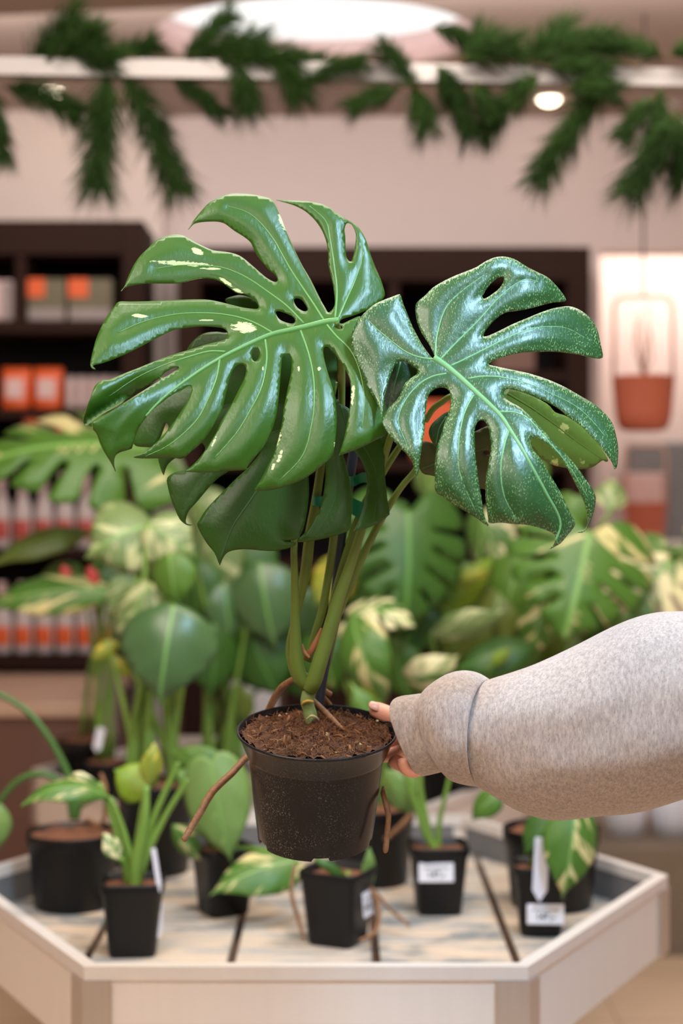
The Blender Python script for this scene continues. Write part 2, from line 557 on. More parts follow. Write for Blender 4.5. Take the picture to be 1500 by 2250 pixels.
# ------------------------------------------------------------------ cabinets
def cabinet(name, x0, x1, z0, z1, yf, yb, rails, uprights, label, side=0.09, head=0.13):
    c = thing(name, ((x0 + x1) / 2, yf, z0), label, 'shelving cabinet')
    MB().box(x0, x1, yb - 0.015, yb, z0, z1).build('back_panel', 'black_wood', c)
    b = MB()
    b.box(x0, x0 + side, yf, yb - 0.015, z0, z1, bev=0.004)
    b.box(x1 - side, x1, yf, yb - 0.015, z0, z1, bev=0.004)
    b.box(x0 + side, x1 - side, yf, yb - 0.015, z1 - head, z1)
    b.box(x0 + side, x1 - side, yf, yb - 0.015, z0, z0 + 0.04)
    b.build('frame', 'brown', c)
    for z, th in rails:
        MB().box(x0 + side, x1 - side, yf + 0.01, yb - 0.016, z - th, z).build('shelf', 'brown', c)
    for x, za, zb in uprights:
        MB().box(x - 0.02, x + 0.02, yf + 0.012, yb - 0.016, za, zb).build('divider', 'brown', c)
    return c


YF = 5.86
zz = lambda py: P(0, py, YF).z
xx = lambda px: P(px, 0, YF).x
cabinet('shelf_cabinet', xx(-260), xx(316), zz(1468), zz(484), YF, 6.19,
        [(zz(702), 0.05), (zz(898), 0.035), (zz(980), 0.03), (zz(1206), 0.035), (zz(1440), 0.03)],
        [(xx(44), zz(702), zz(555))], 'dark brown wall cabinet on the left full of boxes and white spray bottles', side=0.085)
cabinet('shelf_cabinet', xx(388), xx(1297), zz(1468), zz(542), YF, 6.29,
        [(zz(815), 0.04), (zz(1010), 0.04), (zz(1230), 0.04)],
        [(xx(865), zz(815), zz(600)), (xx(1078), zz(1010), zz(815))],
        'wide dark brown wall cabinet behind the big monstera leaves', side=0.09)
b = thing('base_cabinet', (0.16, YF, 0), 'low brown base cabinet under the wide dark cabinet', 'cabinet')
MB().box(xx(388), xx(1297), YF, 6.29, 0.0, zz(1468) - 0.002).build('body', 'counter', b)
for k in range(4):
    x0 = xx(388) + 0.02 + k * 0.395
    MB().box(x0, x0 + 0.375, YF - 0.02, YF - 0.001, 0.1, zz(1468) - 0.03, bev=0.004).build('door', 'brown', b)

# counter at the left
ct = thing('counter', (-1.6, 5.4, 0), 'brown counter with a tan top under the left cabinet', 'counter')
x1 = P(200, 0, 4.97).x
MB().box(-3.0, x1, 4.97, 6.18, 0.80, 0.845, bev=0.006).build('counter_top', 'tan', ct)
MB().box(-2.98, x1 - 0.02, 5.0, 6.18, 0.0, 0.80).build('counter_body', 'counter', ct)
gp = thing('post', (P(212, 0, 5.1).x, 5.1, 0), 'grey square post at the end of the tan counter', 'post')
MB().box(P(217, 0, 5.1).x, P(258, 0, 5.1).x, 5.07, 5.16, 0, P(0, 1440, 5.1).z, bev=0.005).build('shaft', 'greybox', gp)
MB().box(P(215, 0, 5.1).x, P(261, 0, 5.1).x, 5.06, 5.17, P(0, 1440, 5.1).z, P(0, 1432, 5.1).z).build('cap', 'black', gp)

# ------------------------------------------------------------------ goods on the shelves
SHELF_TOPS = [zz(p) for p in (702, 898, 980, 1206, 1440, 815, 1010)]


def snap(z):
    """stand goods on the nearest shelf board"""
    s = min(SHELF_TOPS, key=lambda q: abs(q - z))
    return s + 0.0005 if abs(s - z) < 0.015 else z


def box_item(name, px0, px1, pyt, pyb, d, dep, mat, label, cat, group=None, face=None):
    a, c = P(px0, pyt, d), P(px1, pyb, d)
    c.z = snap(c.z) if d < 6 else c.z
    r = thing(name, ((a.x + c.x) / 2, d, c.z), label, cat, group)
    MB().box(a.x, c.x, d, d + dep, c.z, a.z, bev=0.006).build('carton', mat, r)
    if face:
        fx0, fx1, fz0, fz1, fm = face
        W_, H_ = c.x - a.x, a.z - c.z
        MB().box(a.x + fx0 * W_, a.x + fx1 * W_, d - 0.003, d + 0.001, c.z + fz0 * H_, c.z + fz1 * H_, bev=0.001).build('label', fm, r)
    return r


def pouch(px0, px1, pyt, pyb, d, mat, label, cat, group, face):
    """soft bag: pinched at the top, round at the belly"""
    a, c = P(px0, pyt, d), P(px1, pyb, d)
    c.z = snap(c.z)
    cx, W_, Hh = (a.x + c.x) / 2, c.x - a.x, a.z - c.z
    r = thing('pouch', (cx, d + 0.05, c.z), label, cat, group)
    vs, fs = [], []
    n, m_ = 16, 9
    for k in range(m_):
        s = k / (m_ - 1)
        th = 0.042 * (1 - s ** 2.2) + 0.003
        wd = W_ / 2 * (0.96 + 0.05 * math.sin(s * PI))
        for j in range(n):
            an = 2 * PI * j / n
            ca, sa = math.cos(an), math.sin(an)
            vs.append((cx + wd * math.copysign(abs(ca) ** 0.5, ca), d + 0.05 + th * math.copysign(abs(sa) ** 0.8, sa), c.z + s * Hh))
    for k in range(m_ - 1):
        for j in range(n):
            fs.append((k * n + j, k * n + (j + 1) % n, (k + 1) * n + (j + 1) % n, (k + 1) * n + j))
    fs += [tuple(range(n - 1, -1, -1)), tuple(range((m_ - 1) * n, m_ * n))]
    mesh('bag', vs, fs, mat, r)
    MB().box(cx - W_ * 0.3, cx + W_ * 0.3, d + 0.001, d + 0.03, c.z + 0.25 * Hh, c.z + 0.72 * Hh, bev=0.003).build('label', face, r)
    return r


DI = YF + 0.03
box_item('carton', -60, 28, 616, 701.5, DI, 0.15, 'pink', 'pale pink carton at the left end of the top shelf', 'carton', face=(0.72, 0.98, 0.05, 0.95, 'greybox'))
for k, (x0, x1, lab) in enumerate(((60, 144, 'olive seed box with an orange corner, next to the shelf divider'),
                                   (150, 246, 'olive seed box with an orange corner, right end of the top shelf'))):
    o = box_item('carton', x0, x1, 612, 701.5, DI, 0.14, 'olive', lab, 'carton', 'olive boxes with orange corners', face=(0.0, 0.46, 0.55, 1.0, 'orange'))
    a, c_ = P(x0, 612, DI), P(x1, 701.5, DI)
    c_.z = snap(c_.z)
    MB().box(a.x + 0.004, c_.x - 0.004, DI - 0.004, DI + 0.001, c_.z, c_.z + 0.045, bev=0.001).build('strip', 'greybox', o)
    q = P(x0 + 62, 664, DI)
    MB().lathe([(0.0005, -0.004), (0.022, -0.003), (0.024, 0.001)], 20, Matrix.Translation(q) @ Matrix.Rotation(PI / 2, 4, 'X')).build('emblem', 'bluegrey', o, True)
pouch(-2, 64, 806, 897, DI, 'orange', 'orange feed pouch with a pale label, left one of the pair', 'pouch', 'orange pouches on the second shelf', 'pink')
pouch(68, 134, 806, 897, DI, 'orange', 'orange feed pouch with a pale label, right one of the pair', 'pouch', 'orange pouches on the second shelf', 'pink')
for k in range(5):
    x0 = 144 + k * 25
    box_item('slim_box', x0, x0 + 22, 826, 897, DI + 0.01, 0.16, 'greybox', 'slim grey-white upright box in the row right of the orange pouches', 'box', 'slim boxes beside the orange pouches', face=(0.2, 0.8, 0.1, 0.9, 'pink'))
box_item('carton', 52, 112, 908, 979, DI, 0.14, 'olive', 'dark olive box with an orange top corner on the third shelf', 'carton', face=(0.05, 0.5, 0.5, 0.95, 'orange'))
box_item('carton', 120, 170, 930, 979, DI, 0.14, 'red', 'small red carton on the third shelf', 'carton')


def bottle_proto(px, pyb, pyt, d, band, label, group):
    q = P(px, pyb, d)
    q.z = snap(q.z)
    Hh = P(px, pyt, d).z - q.z
    r = thing('spray_bottle', q, label, 'spray bottle', group)
    mt = Matrix.Translation(q) @ Matrix.Diagonal((1, 0.75, 1, 1))
    MB().lathe([(0.0005, 0.001), (0.033, 0.001), (0.036, 0.006), (0.037, Hh * 0.46), (0.033, Hh * 0.56), (0.02, Hh * 0.68), (0.0135, Hh * 0.74), (0.0135, Hh * 0.8), (0.0005, Hh * 0.8)], 24, mt).build('bottle_body', 'bottle', r, True)
    vs, fs = [], []
    for k in range(13):
        a = -PI / 2 + (k / 12 - 0.5) * 1.75
        for rr_, z_ in ((0.0374, 0.12), (0.0384, 0.13), (0.0382, 0.37), (0.0368, 0.38)):
            vs.append(mt @ Vector((rr_ * math.cos(a), rr_ * math.sin(a), Hh * z_)))
    for k in range(12):
        fs += [(k * 4 + m_, k * 4 + 4 + m_, k * 4 + 5 + m_, k * 4 + 1 + m_) for m_ in range(3)]
    mesh('label', vs, fs, band, r)
    b = MB().lathe([(0.0005, Hh * 0.77), (0.016, Hh * 0.77), (0.016, Hh * 0.84), (0.0005, Hh * 0.84)], 20, mt)
    b.box(q.x - 0.014, q.x + 0.014, q.y - 0.042, q.y + 0.02, q.z + Hh * 0.84, q.z + Hh, bev=0.004)
    b.box(q.x - 0.005, q.x + 0.005, q.y - 0.04, q.y - 0.03, q.z + Hh * 0.66, q.z + Hh * 0.85, bev=0.002)
    b.build('sprayer', 'pink', r, True)
    return r


def dup(root, loc, label=None):
    r = root.copy(); COL.objects.link(r)
    r.location = loc
    if label: r['label'] = label
    for ch in list(root.children):
        c_ = ch.copy(); COL.objects.link(c_); c_.parent = r; c_.matrix_parent_inverse = ch.matrix_parent_inverse.copy()
        for g in list(ch.children):
            d_ = g.copy(); COL.objects.link(d_); d_.parent = c_
    return r


ord_ = ['rightmost', 'second from the right', 'third from the right', 'fourth from the right', 'fifth from the right', 'leftmost']
p1 = bottle_proto(236, 1205.5, 1040, DI + 0.06, 'red', 'white spray bottle with a red label, rightmost of the upper bottle row', 'white bottles with red labels')
for k in range(1, 6):
    dup(p1, Vector((P(236 - 46.5 * k, 0, DI + 0.06).x, DI + 0.06, p1.location.z)), 'white spray bottle with a red label, %s of the upper bottle row' % ord_[k])
p2 = bottle_proto(234, 1439.5, 1278, DI + 0.06, 'orange', 'white spray bottle with an orange label, rightmost of the lower bottle row', 'white bottles with orange labels')
for k in range(1, 6):
    dup(p2, Vector((P(234 - 45.5 * k, 0, DI + 0.06).x, DI + 0.06, p2.location.z)), 'white spray bottle with an orange label, %s of the lower bottle row' % ord_[k])
for k, (x0, x1, m_, lab) in enumerate(((905, 1000, 'orange', 'orange package standing in the wide cabinet behind the speckled leaf'),)):
    box_item('carton', x0, x1, 880, 1009, DI, 0.14, m_, lab, 'carton')
box_item('carton', 1086, 1176, 752, 812, DI, 0.14, 'counter', 'brown wooden box on the upper shelf of the wide cabinet', 'box')

# ------------------------------------------------------------------ alcove on the right, hanging planters
def planter(px, pyt, pym, pyb, wpx, d, label, hang_to=None):
    """pot with a rounded loop of rod"""
    top, mid, bot = P(px, pyt, d), P(px, pym, d), P(px, pyb, d)
    w2 = wpx / 2 / F * d
    r = thing('hanging_planter', bot, label, 'hanging planter', 'terracotta planters with loop handles')
    mt = Matrix.Translation((mid.x, d, bot.z))
    h = mid.z - bot.z
    MB().lathe([(0.0005, 0), (w2 * 0.62, 0), (w2 * 0.8, 0.012), (w2 * 0.9, h * 0.3), (w2, h * 0.97), (w2 * 1.02, h), (w2 * 0.95, h), (w2 * 0.93, h * 0.85), (0.0005, h * 0.84)], 40, mt).build('pot', 'terracotta', r, True)
    hz = top.z - mid.z
    rr = w2 * 0.35
    pts = [Vector((mid.x - w2 * 0.95, d, mid.z - 0.02)), Vector((mid.x - w2 * 0.95, d, top.z - rr))]
    for k in range(1, 7):
        a = PI / 2 * k / 6
        pts.append(Vector((mid.x - w2 * 0.95 + rr - rr * math.cos(a), d, top.z - rr + rr * math.sin(a))))
    pts += [Vector((2 * mid.x - q.x, d, q.z)) for q in reversed(pts)]
    MB().tube(pts, 0.006, 8).build('handle', 'rod', r, True)
    if hang_to:
        MB().tube([Vector((mid.x, d, top.z)), Vector((mid.x, d, (top.z * 2 + hang_to) / 3)), Vector((mid.x + 0.004, d, hang_to))], 0.004, 6).build('cable', 'cable', r, True)
    return r


pl = planter(1413, 652, 828, 946, 136, 5.0, 'terracotta planter with a tall loop handle hanging on a dark cable', ZC)
q = P(1413, 828, 5.0)
b = MB()
for k in range(5):
    a = k * 1.3
    b.tube([q, q + Vector((0.03 * math.cos(a), 0.03 * math.sin(a), 0.06 + 0.02 * k)), q + Vector((0.02 * math.cos(a), 0.02 * math.sin(a), 0.16 + 0.02 * k))], [0.003, 0.003, 0.0015], 6)
b.build('vine', 'husk', pl, True)
DA = 6.55
planter(1418, 978, 1104, 1190, 92, DA, 'smaller terracotta planter with a loop handle standing in the alcove below')
sh = thing('alcove_shelf', (2.0, DA + 0.2, P(0, 1192, DA).z), 'white shelf board across the lit alcove under the lower planter', 'shelf')
MB().box(ax + 0.002, 3.39, DA - 0.1, 6.91, P(0, 1200, DA).z, P(0, 1190.5, DA).z).build('board', 'white', sh)
box_item('carton', 1372, 1458, 1040, 1189.0, 6.68, 0.15, 'pink', 'white carton behind the loop of the lower planter', 'carton')
box_item('crate', 1380, 1640, 972, 1187.5, 6.84, 0.06, 'inner', 'dark grey flat crate leaning at the back of the alcove', 'crate')

# taupe plinth with white pots at the far right
pt = thing('plinth', (P(1470, 0, 5.0).x, 5.1, 0), 'taupe plinth standing on the floor at the right edge', 'plinth')
MB().box(P(1290, 0, 5.0).x, P(1690, 0, 5.0).x, 5.05, 5.55, 0.0, P(0, 1862, 5.05).z, bev=0.008).build('body', 'plinth', pt)
MB().box(P(1286, 0, 5.0).x, P(1694, 0, 5.0).x, 5.04, 5.56, 0.0, 0.02).build('foot', 'plinth', pt)
zt = P(0, 1862, 5.05).z
for px, wd, lab in ((1372, 96, 'white fluted pot on the taupe plinth, under the sleeve'), (1478, 104, 'white fluted pot at the right end of the taupe plinth')):
    r0 = wd / 2 / F * 5.25
    q = P(px, 0, 5.25)
    r = thing('fluted_pot', (q.x, 5.25, zt), lab, 'pot', 'white fluted pots')
    fl_ = lambda v_, r0=r0: Vector((v_.x * (1 + 0.05 * math.cos(12 * math.atan2(v_.y, v_.x))), v_.y * (1 + 0.05 * math.cos(12 * math.atan2(v_.y, v_.x))), v_.z))
    MB().lathe([(0.0005, 0), (r0 * 0.8, 0), (r0 * 0.9, 0.06), (r0, 0.17), (r0 * 0.92, 0.172), (r0 * 0.88, 0.14), (0.0005, 0.14)], 96, Matrix.Translation((q.x, 5.25, zt)), squash=fl_).build('pot', 'ceramic', r, True)
    b = MB()
    for k in range(7):
        a = k * 0.9 + px
        p0 = Vector((q.x, 5.25, zt + 0.13))
        p2 = p0 + Vector((0.07 * math.cos(a), 0.05 * math.sin(a), 0.12 + 0.05 * math.sin(k)))
        b.tube([p0, (p0 + p2) / 2 + Vector((0, 0, 0.03)), p2], [0.004, 0.012, 0.001], 8, flat=0.3)
    b.build('foliage', 'g_dark', r, True)

# ================================================================== HEXAGON TABLES
ZT, SX = 0.753, 0.70           # top of rim, side length
ZD = 0.672                     # deck


def hex_table(cx, cy, label):
    r = thing('display_table', (cx, cy, 0), label, 'table', 'hexagonal display tables')
    cor = [Vector((cx + SX * math.cos(PI / 3 * k), cy + SX * math.sin(PI / 3 * k), 0)) for k in range(6)]
    for k in range(6):
        a, c_ = cor[k], cor[(k + 1) % 6]
        t_ = (c_ - a).normalized()
        nrm = Vector((t_.y, -t_.x, 0))
        mt = Matrix(((t_.x, -nrm.x, 0, a.x), (t_.y, -nrm.y, 0, a.y), (0, 0, 1, 0), (0, 0, 0, 1)))
        L = (c_ - a).length
        MB().box(0.004, L - 0.004, 0.004, 0.016, ZT - 0.15, ZT - 0.022, 0, mt).build('side_panel', 'panel', r)
        MB().box(0.03, L - 0.03, 0.0165, 0.02, ZD, ZT - 0.022, 0, mt).build('inner_panel', 'inner', r)
        # top rail, mitred at its ends
        w_ = 0.022
        e = w_ / math.tan(PI / 3)
        vs = [mt @ Vector(p) for p in ((0, 0, ZT), (L, 0, ZT), (L - e, w_, ZT), (e, w_, ZT), (0, 0, ZT - 0.022), (L, 0, ZT - 0.022), (L - e, w_, ZT - 0.022), (e, w_, ZT - 0.022))]
        MB().add(vs, [(0, 1, 2, 3), (4, 7, 6, 5), (0, 4, 5, 1), (2, 6, 7, 3), (1, 5, 6, 2), (0, 3, 7, 4)]).build('top_rail', 'alu', r)
        # angled aluminium post folded round the corner
        pv = (cor[k] - cor[k - 1]).normalized()
        pn = Vector((pv.y, -pv.x, 0))
        mid_ = (nrm + pn).normalized()
        po, pi_ = cor[k] + mid_ * (0.003 / mid_.dot(nrm)), cor[k] + mid_ * (-0.004 / mid_.dot(nrm))
        ring_ = [cor[k] - pv * 0.05 + pn * 0.003, po, cor[k] + t_ * 0.042 + nrm * 0.003, cor[k] + t_ * 0.042 - nrm * 0.004, pi_, cor[k] - pv * 0.05 - pn * 0.004]
        MB().add([Vector((q.x, q.y, z)) for z in (ZT - 0.15, ZT - 0.023) for q in ring_],
                 [(0, 1, 4, 5), (1, 2, 3, 4), (6, 11, 10, 7), (7, 10, 9, 8)] + [(i, i + 6, (i + 1) % 6 + 6, (i + 1) % 6) for i in range(6)]).build('corner_post', 'alu_dark', r)
    # deck boards running front to back, clipped to the hexagon
    hx = [(q.x + (cx - q.x) * 0.035, q.y + (cy - q.y) * 0.035) for q in cor]
    xs = [-0.9, -0.456, -0.196, 0.0616, 0.311, 0.9]
    xs = [x + cx + 0.056 for x in xs]
    for k in range(5):
        x0, x1 = xs[k] + 0.008, xs[k + 1] - 0.008
        pts = []
        poly = hx
        for lim, sgn in ((x0, 1), (x1, -1)):
            out = []
            for i in range(len(poly)):
                p, q = poly[i], poly[(i + 1) % len(poly)]
                ip, iq = (p[0] - lim) * sgn >= 0, (q[0] - lim) * sgn >= 0
                if ip: out.append(p)
                if ip != iq:
                    s = (lim - p[0]) / (q[0] - p[0])
                    out.append((lim, p[1] + s * (q[1] - p[1])))
            poly = out
        if len(poly) < 3: continue
        n = len(poly)
        MB().add([(x, y, ZD) for x, y in poly] + [(x, y, ZD - 0.012) for x, y in poly],
                 [tuple(range(n)), tuple(range(2 * n - 1, n - 1, -1))] + [(i + n, (i + 1) % n + n, (i + 1) % n, i) for i in range(n)]).build('deck_board', 'board', r)
    ins = [(q.x + (cx - q.x) * 0.03, q.y + (cy - q.y) * 0.03) for q in cor]
    MB().add([(x, y, ZD - 0.02) for x, y in ins] + [(x, y, ZD - 0.03) for x, y in ins],
             [tuple(range(6)), tuple(range(11, 5, -1))] + [(i + 6, (i + 1) % 6 + 6, (i + 1) % 6, i) for i in range(6)]).build('tray', 'dark_gap', r)
    MB().lathe([(0.30, 0.0), (0.30, ZD - 0.031)], 6, Matrix.Translation((cx, cy, 0))).build('pedestal', 'inner', r)
    return r


hex_table(-0.056, 3.011, 'pale hexagonal display tray in front, holding the small black pots')
hex_table(-0.165, 4.27, 'second hexagonal display tray behind, covered with large leafy plants')


# ================================================================== LEAF SHAPES FOR THE DISPLAY PLANTS
def mirror(half):
    return half + [(u, -v) for u, v in reversed(half[1:-1])]


KIND = {
    'heart': mirror([(0.0, 0), (-.04, .1), (-.07, .26), (-.06, .46), (.0, .7), (.11, .89), (.27, 1), (.45, .95), (.62, .77), (.77, .48), (.88, .22), (.95, .07), (1.02, 0)]),
    'lance': mirror([(0, 0), (.05, .25), (.15, .6), (.3, .92), (.45, 1), (.6, .92), (.75, .66), (.88, .33), (1, 0)]),
    'ovate': mirror([(0, 0), (.0, .2), (.06, .5), (.18, .83), (.33, 1), (.48, .98), (.63, .82), (.76, .55), (.87, .27), (.95, .09), (1.03, 0)]),
    'strap': mirror([(0, 0), (.03, .5), (.2, .9), (.5, 1), (.8, .85), (.93, .5), (1, 0)]),
    'split': mirror([(.02, 0), (-.05, .12), (-.16, .3), (-.2, .5), (-.14, .72), (-.02, .9), (.06, .98), (.11, .93), (.135, .7), (.14, .45), (.155, .4), (.17, .45), (.18, .7), (.2, .96),
                     (.3, 1.02), (.38, .96), (.385, .88), (.34, .62), (.3, .42), (.315, .37), (.34, .42), (.4, .62), (.445, .86), (.53, .88), (.6, .79), (.58, .7), (.5, .46), (.47, .32), (.485, .28),
                     (.515, .33), (.58, .5), (.645, .67), (.73, .62), (.79, .5), (.75, .4), (.67, .25), (.68, .2), (.72, .24), (.8, .36), (.86, .38), (.93, .2), (1, 0)]),
}
TOPO = {}
for k_, o_ in KIND.items():
    TOPO[k_] = fill([tuple(p) for p in crom([(u, v_ * 0.5) for u, v_ in o_], 3, True)], [], 0.075, extra=[(u, 0.0) for u in np.linspace(0.03, 0.97, 16)], keep=0.35)


def leaf(parent, base, tip, wpx, d, kind, mat, dd=0.0, roll=0.0, bend=0.12, cup=0.18, name='leaf'):
    O, Tp = P(base[0], base[1], d), P(tip[0], tip[1], d + dd)
    X = Tp - O
    L = X.length
    X.normalize()
    mid = (O + Tp) / 2
    vw = (Vector((0, 0, H)) - mid).normalized()
    Z = (vw - X * vw.dot(X)).normalized()
    Z = Matrix.Rotation(roll, 3, X) @ Z
    Y = Z.cross(X)
    W_ = wpx / F * d
    V_, T_ = TOPO[kind]
    rnd = random.uniform(0, 40)
    vs, luv, rib = [], [], []
    for u, v_ in V_:
        a = abs(v_) * 2
        h = bend * L * (4 * u * (1 - u)) - cup * W_ * a * a - 0.05 * L * max(0, u - 0.7) ** 2 * 10
        h += 0.012 * L * math.sin(14 * u - 5 * a) * a
        vs.append(O + X * (u * L) + Y * (v_ * W_) + Z * h)
        luv.append(((u - 0.45 * a) * 5, (3 if v_ > 0 else -3) + a * 1.1, rnd))
        rib.append(v_ * 2)
    n = (vs[T_[0][1]] - vs[T_[0][0]]).cross(vs[T_[0][2]] - vs[T_[0][0]])
    F_ = [f[::-1] for f in T_] if n.dot(Z) < 0 else T_
    o = mesh(name, vs, F_, mat, parent)
    setattr_v(o.data, 'luv', luv, True)
    setattr_v(o.data, 'rib', rib)
    sm = o.modifiers.new('thick', 'SOLIDIFY')
    sm.thickness = 0.0012
    return o, O, X, L


def petiole(parent, a, c, r=0.004, arch=0.06, mat='bgstem', lean=0.5):
    a, c = Vector(a), Vector(c)
    m_ = a.lerp(c, lean) + Vector((0, 0, arch))
    pts = [a * (1 - s) ** 2 + m_ * 2 * s * (1 - s) + c * s * s for s in np.linspace(0, 1, 12)]
    return MB().tube(pts, list(np.linspace(r * 1.35, r * 0.8, 12)), 8).build('petiole', mat, parent, True)


def round_pot(parent, c, r, h, soil=0.82, mat='black', taper=0.82):
    mt = Matrix.Translation(c)
    MB().lathe([(0.0005, 0.001), (r * taper * 0.97, 0.001), (r * taper, 0.005), (r * 0.95, h * 0.80), (r * 0.985, h * 0.81), (r, h * 0.985), (r * 0.99, h), (r * 0.955, h), (r * 0.93, h * 0.78)], 48, mt).build('pot', mat, parent, True)
    rs = r * 0.945
    vs, fs = [], []
    nr, na = 6, 28
    for k in range(nr + 1):
        for j in range(na):
            a = 2 * PI * j / na
            rr = rs * k / nr
            p = Vector((rr * math.cos(a), rr * math.sin(a), 0))
            z = h * soil + 0.010 * noise.noise((p + Vector(c)) * 60) + 0.012 * (1 - (k / nr) ** 2)
            vs.append(Vector(c) + Vector((p.x, p.y, z)))
    for k in range(nr):
        for j in range(na):
            fs.append((k * na + j, k * na + (j + 1) % na, (k + 1) * na + (j + 1) % na, (k + 1) * na + j))
    mesh('soil', vs, fs, 'bgsoil', parent)
    return Vector(c) + Vector((0, 0, h * soil + 0.008))


def square_pot(parent, c, w_, h, rot=0.0, taper=0.74, mat='black'):
    """square nursery pot, rounded corners, folded rim"""
    n = 40
    def ring_(s, z):
        out = []
        for j in range(n):
            a = 2 * PI * j / n
            ca, sa = math.cos(a), math.sin(a)
            e = 0.32
            x = math.copysign(abs(ca) ** e, ca) * s; y = math.copysign(abs(sa) ** e, sa) * s
            out.append(Vector((x, y, z)))
        return out
    s = w_ / 2
    prof = [(s * taper * 0.1, 0.001), (s * taper * 0.94, 0.001), (s * taper, 0.006), (s * 0.93, h * 0.86), (s * 0.99, h * 0.88), (s, h * 0.985), (s * 0.985, h), (s * 0.94, h), (s * 0.9, h * 0.82)]
    mt = Matrix.Translation(c) @ Matrix.Rotation(rot, 4, 'Z')
    vs, fs = [], []
    for k, (a, z) in enumerate(prof):
        vs += [mt @ q for q in ring_(a, z)]
        if k:
            for j in range(n):
                fs.append(((k - 1) * n + j, (k - 1) * n + (j + 1) % n, k * n + (j + 1) % n, k * n + j))
    mesh('pot', vs, fs, mat, parent)
    vs, fs = [], []
    for k in range(5):
        f_ = k / 4
        for q in ring_(s * 0.915 * max(f_, 0.02), 0):
            q.z = h * 0.88 + 0.006 * noise.noise((q + Vector(c)) * 70) + 0.008 * (1 - f_ * f_)
            vs.append(mt @ q)
        if k:
            for j in range(n):
                fs.append(((k - 1) * n + j, (k - 1) * n + (j + 1) % n, k * n + (j + 1) % n, k * n + j))
    mesh('soil', vs, fs, 'bgsoil', parent)
    return Vector(c) + Vector((0, 0, h * 0.88 + 0.005))


def price_label(parent, c, w_, h, rot, tilt, text='149,-'):
    mt = Matrix.Translation(c) @ Matrix.Rotation(rot, 4, 'Z') @ Matrix.Rotation(tilt, 4, 'X')
    o = MB().box(-w_ / 2, w_ / 2, -0.0012, 0.0012, -h / 2, h / 2, 0, mt, bev=0.001).build('price_label', 'paper', parent)
    cu = bpy.data.curves.new('price', 'FONT')
    cu.body = text
    cu.size = h * 0.46
    cu.align_x = 'CENTER'; cu.align_y = 'CENTER'
    cu.extrude = 0.0002
    cu.offset = 0.0006
    cu.materials.append(M['ink'])
    tmp = bpy.data.objects.new('price_print', cu)
    COL.objects.link(tmp)
    dg = bpy.context.evaluated_depsgraph_get()
    me = bpy.data.meshes.new_from_object(tmp.evaluated_get(dg))
    bpy.data.objects.remove(tmp)
    me.transform(mt @ Matrix.Translation((0, -0.0016, -h * 0.12)) @ Matrix.Rotation(PI / 2, 4, 'X'))
    tx = bpy.data.objects.new('price_print', me)
    COL.objects.link(tx)
    tx.parent = o
    MB().box(-w_ * 0.36, w_ * 0.36, -0.0018, -0.001, h * 0.20, h * 0.27, 0, mt).build('printed_line', 'greybox', o)
    return o


def tag_stick(parent, top, bot, wpx, d, d2=None, arrow=False):
    a, c = P(top[0], top[1], d), P(bot[0], bot[1], d2 or d)
    ax_ = (a - c); L = ax_.length; ax_.normalize()
    side = ax_.cross(Vector((0, -1, 0))).normalized()
    nrm = side.cross(ax_)
    w2 = wpx / 2 / F * d
    prof = [(-w2, L), (w2, L), (w2, L * 0.18), (0, 0), (-w2, L * 0.18)]
    vs = [c + side * x + ax_ * z + nrm * e for e in (0.0006, -0.0006) for x, z in prof]
    n = 5
    MB().add(vs, [(0, 1, 2, 3, 4), (9, 8, 7, 6, 5)] + [(i, i + n, (i + 1) % n + n, (i + 1) % n) for i in range(n)]).build('plant_tag', 'tag', parent)


def plant(name, label, cat, c, leaves, top, stem_r=0.004, group=None, spread=0.02, arch=0.05, stem='bgstem', lean=0.45):
    """leaves: (base, tip, width px, depth, kind, material, depth change, roll[, bend])"""
    pass


def add_leaves(root, top, leaves, r=0.004, arch=0.05, stem='bgstem', lean=0.45, spread=0.02):
    for k, lf in enumerate(leaves):
        base, tip, wd, d, kind, mat = lf[:6]
        dd = lf[6] if len(lf) > 6 else 0.0
        roll = lf[7] if len(lf) > 7 else 0.0
        bend = lf[8] if len(lf) > 8 else 0.10
        o, O, X, L = leaf(root, base, tip, wd, d, kind, mat, dd, roll, bend)
        a = k * 2.4
        s = top + Vector((spread * math.cos(a), spread * math.sin(a), 0))
        petiole(root, s, O + X * (0.01 * L), r, arch, stem, lean)


# ------------------------------------------------------------------ plants on the front table
def on_deck(px, pyb):
    d = (H - ZD) * F / (pyb - 1125)
    return P(px, pyb, d)


# left round pot with long arching stalks
c = on_deck(145, 2012) + Vector((0, 0.078, 0))
r = thing('potted_plant', c, 'plant in a round black pot with long arching stalks, at the tray\'s left', 'potted plant')
top = round_pot(r, c, 0.094, 0.152, 0.93)
for pts in ([(160, 1800, c.y, 8), (155, 1730, c.y, 9), (140, 1680, c.y, 8), (100, 1610, c.y, 7), (50, 1555, c.y, 6.5), (-30, 1510, c.y, 6)],
            [(160, 1800, c.y, 8), (150, 1745, c.y, 8), (130, 1718, c.y, 8), (90, 1700, c.y, 7.5), (40, 1715, c.y, 7), (0, 1760, c.y, 6.5), (-40, 1820, c.y, 6)],
            [(165, 1800, c.y, 10), (172, 1770, c.y, 11), (205, 1752, c.y, 9)]):
    a, q = ptube(pts)
    MB().tube(a, q, 10).build('petiole', 'bgstem_dark', r, True)
a, q = ptube([(190, 1800, c.y, 5), (225, 1810, c.y - .02, 5), (232, 1740, c.y - .02, 5), (222, 1700, c.y, 4)])
MB().tube(a, q, 8).build('aerial_root', 'root', r, True)
leaf(r, (0, 1765), (-10, 1870), 60, c.y - 0.02, 'lance', 'g_light')

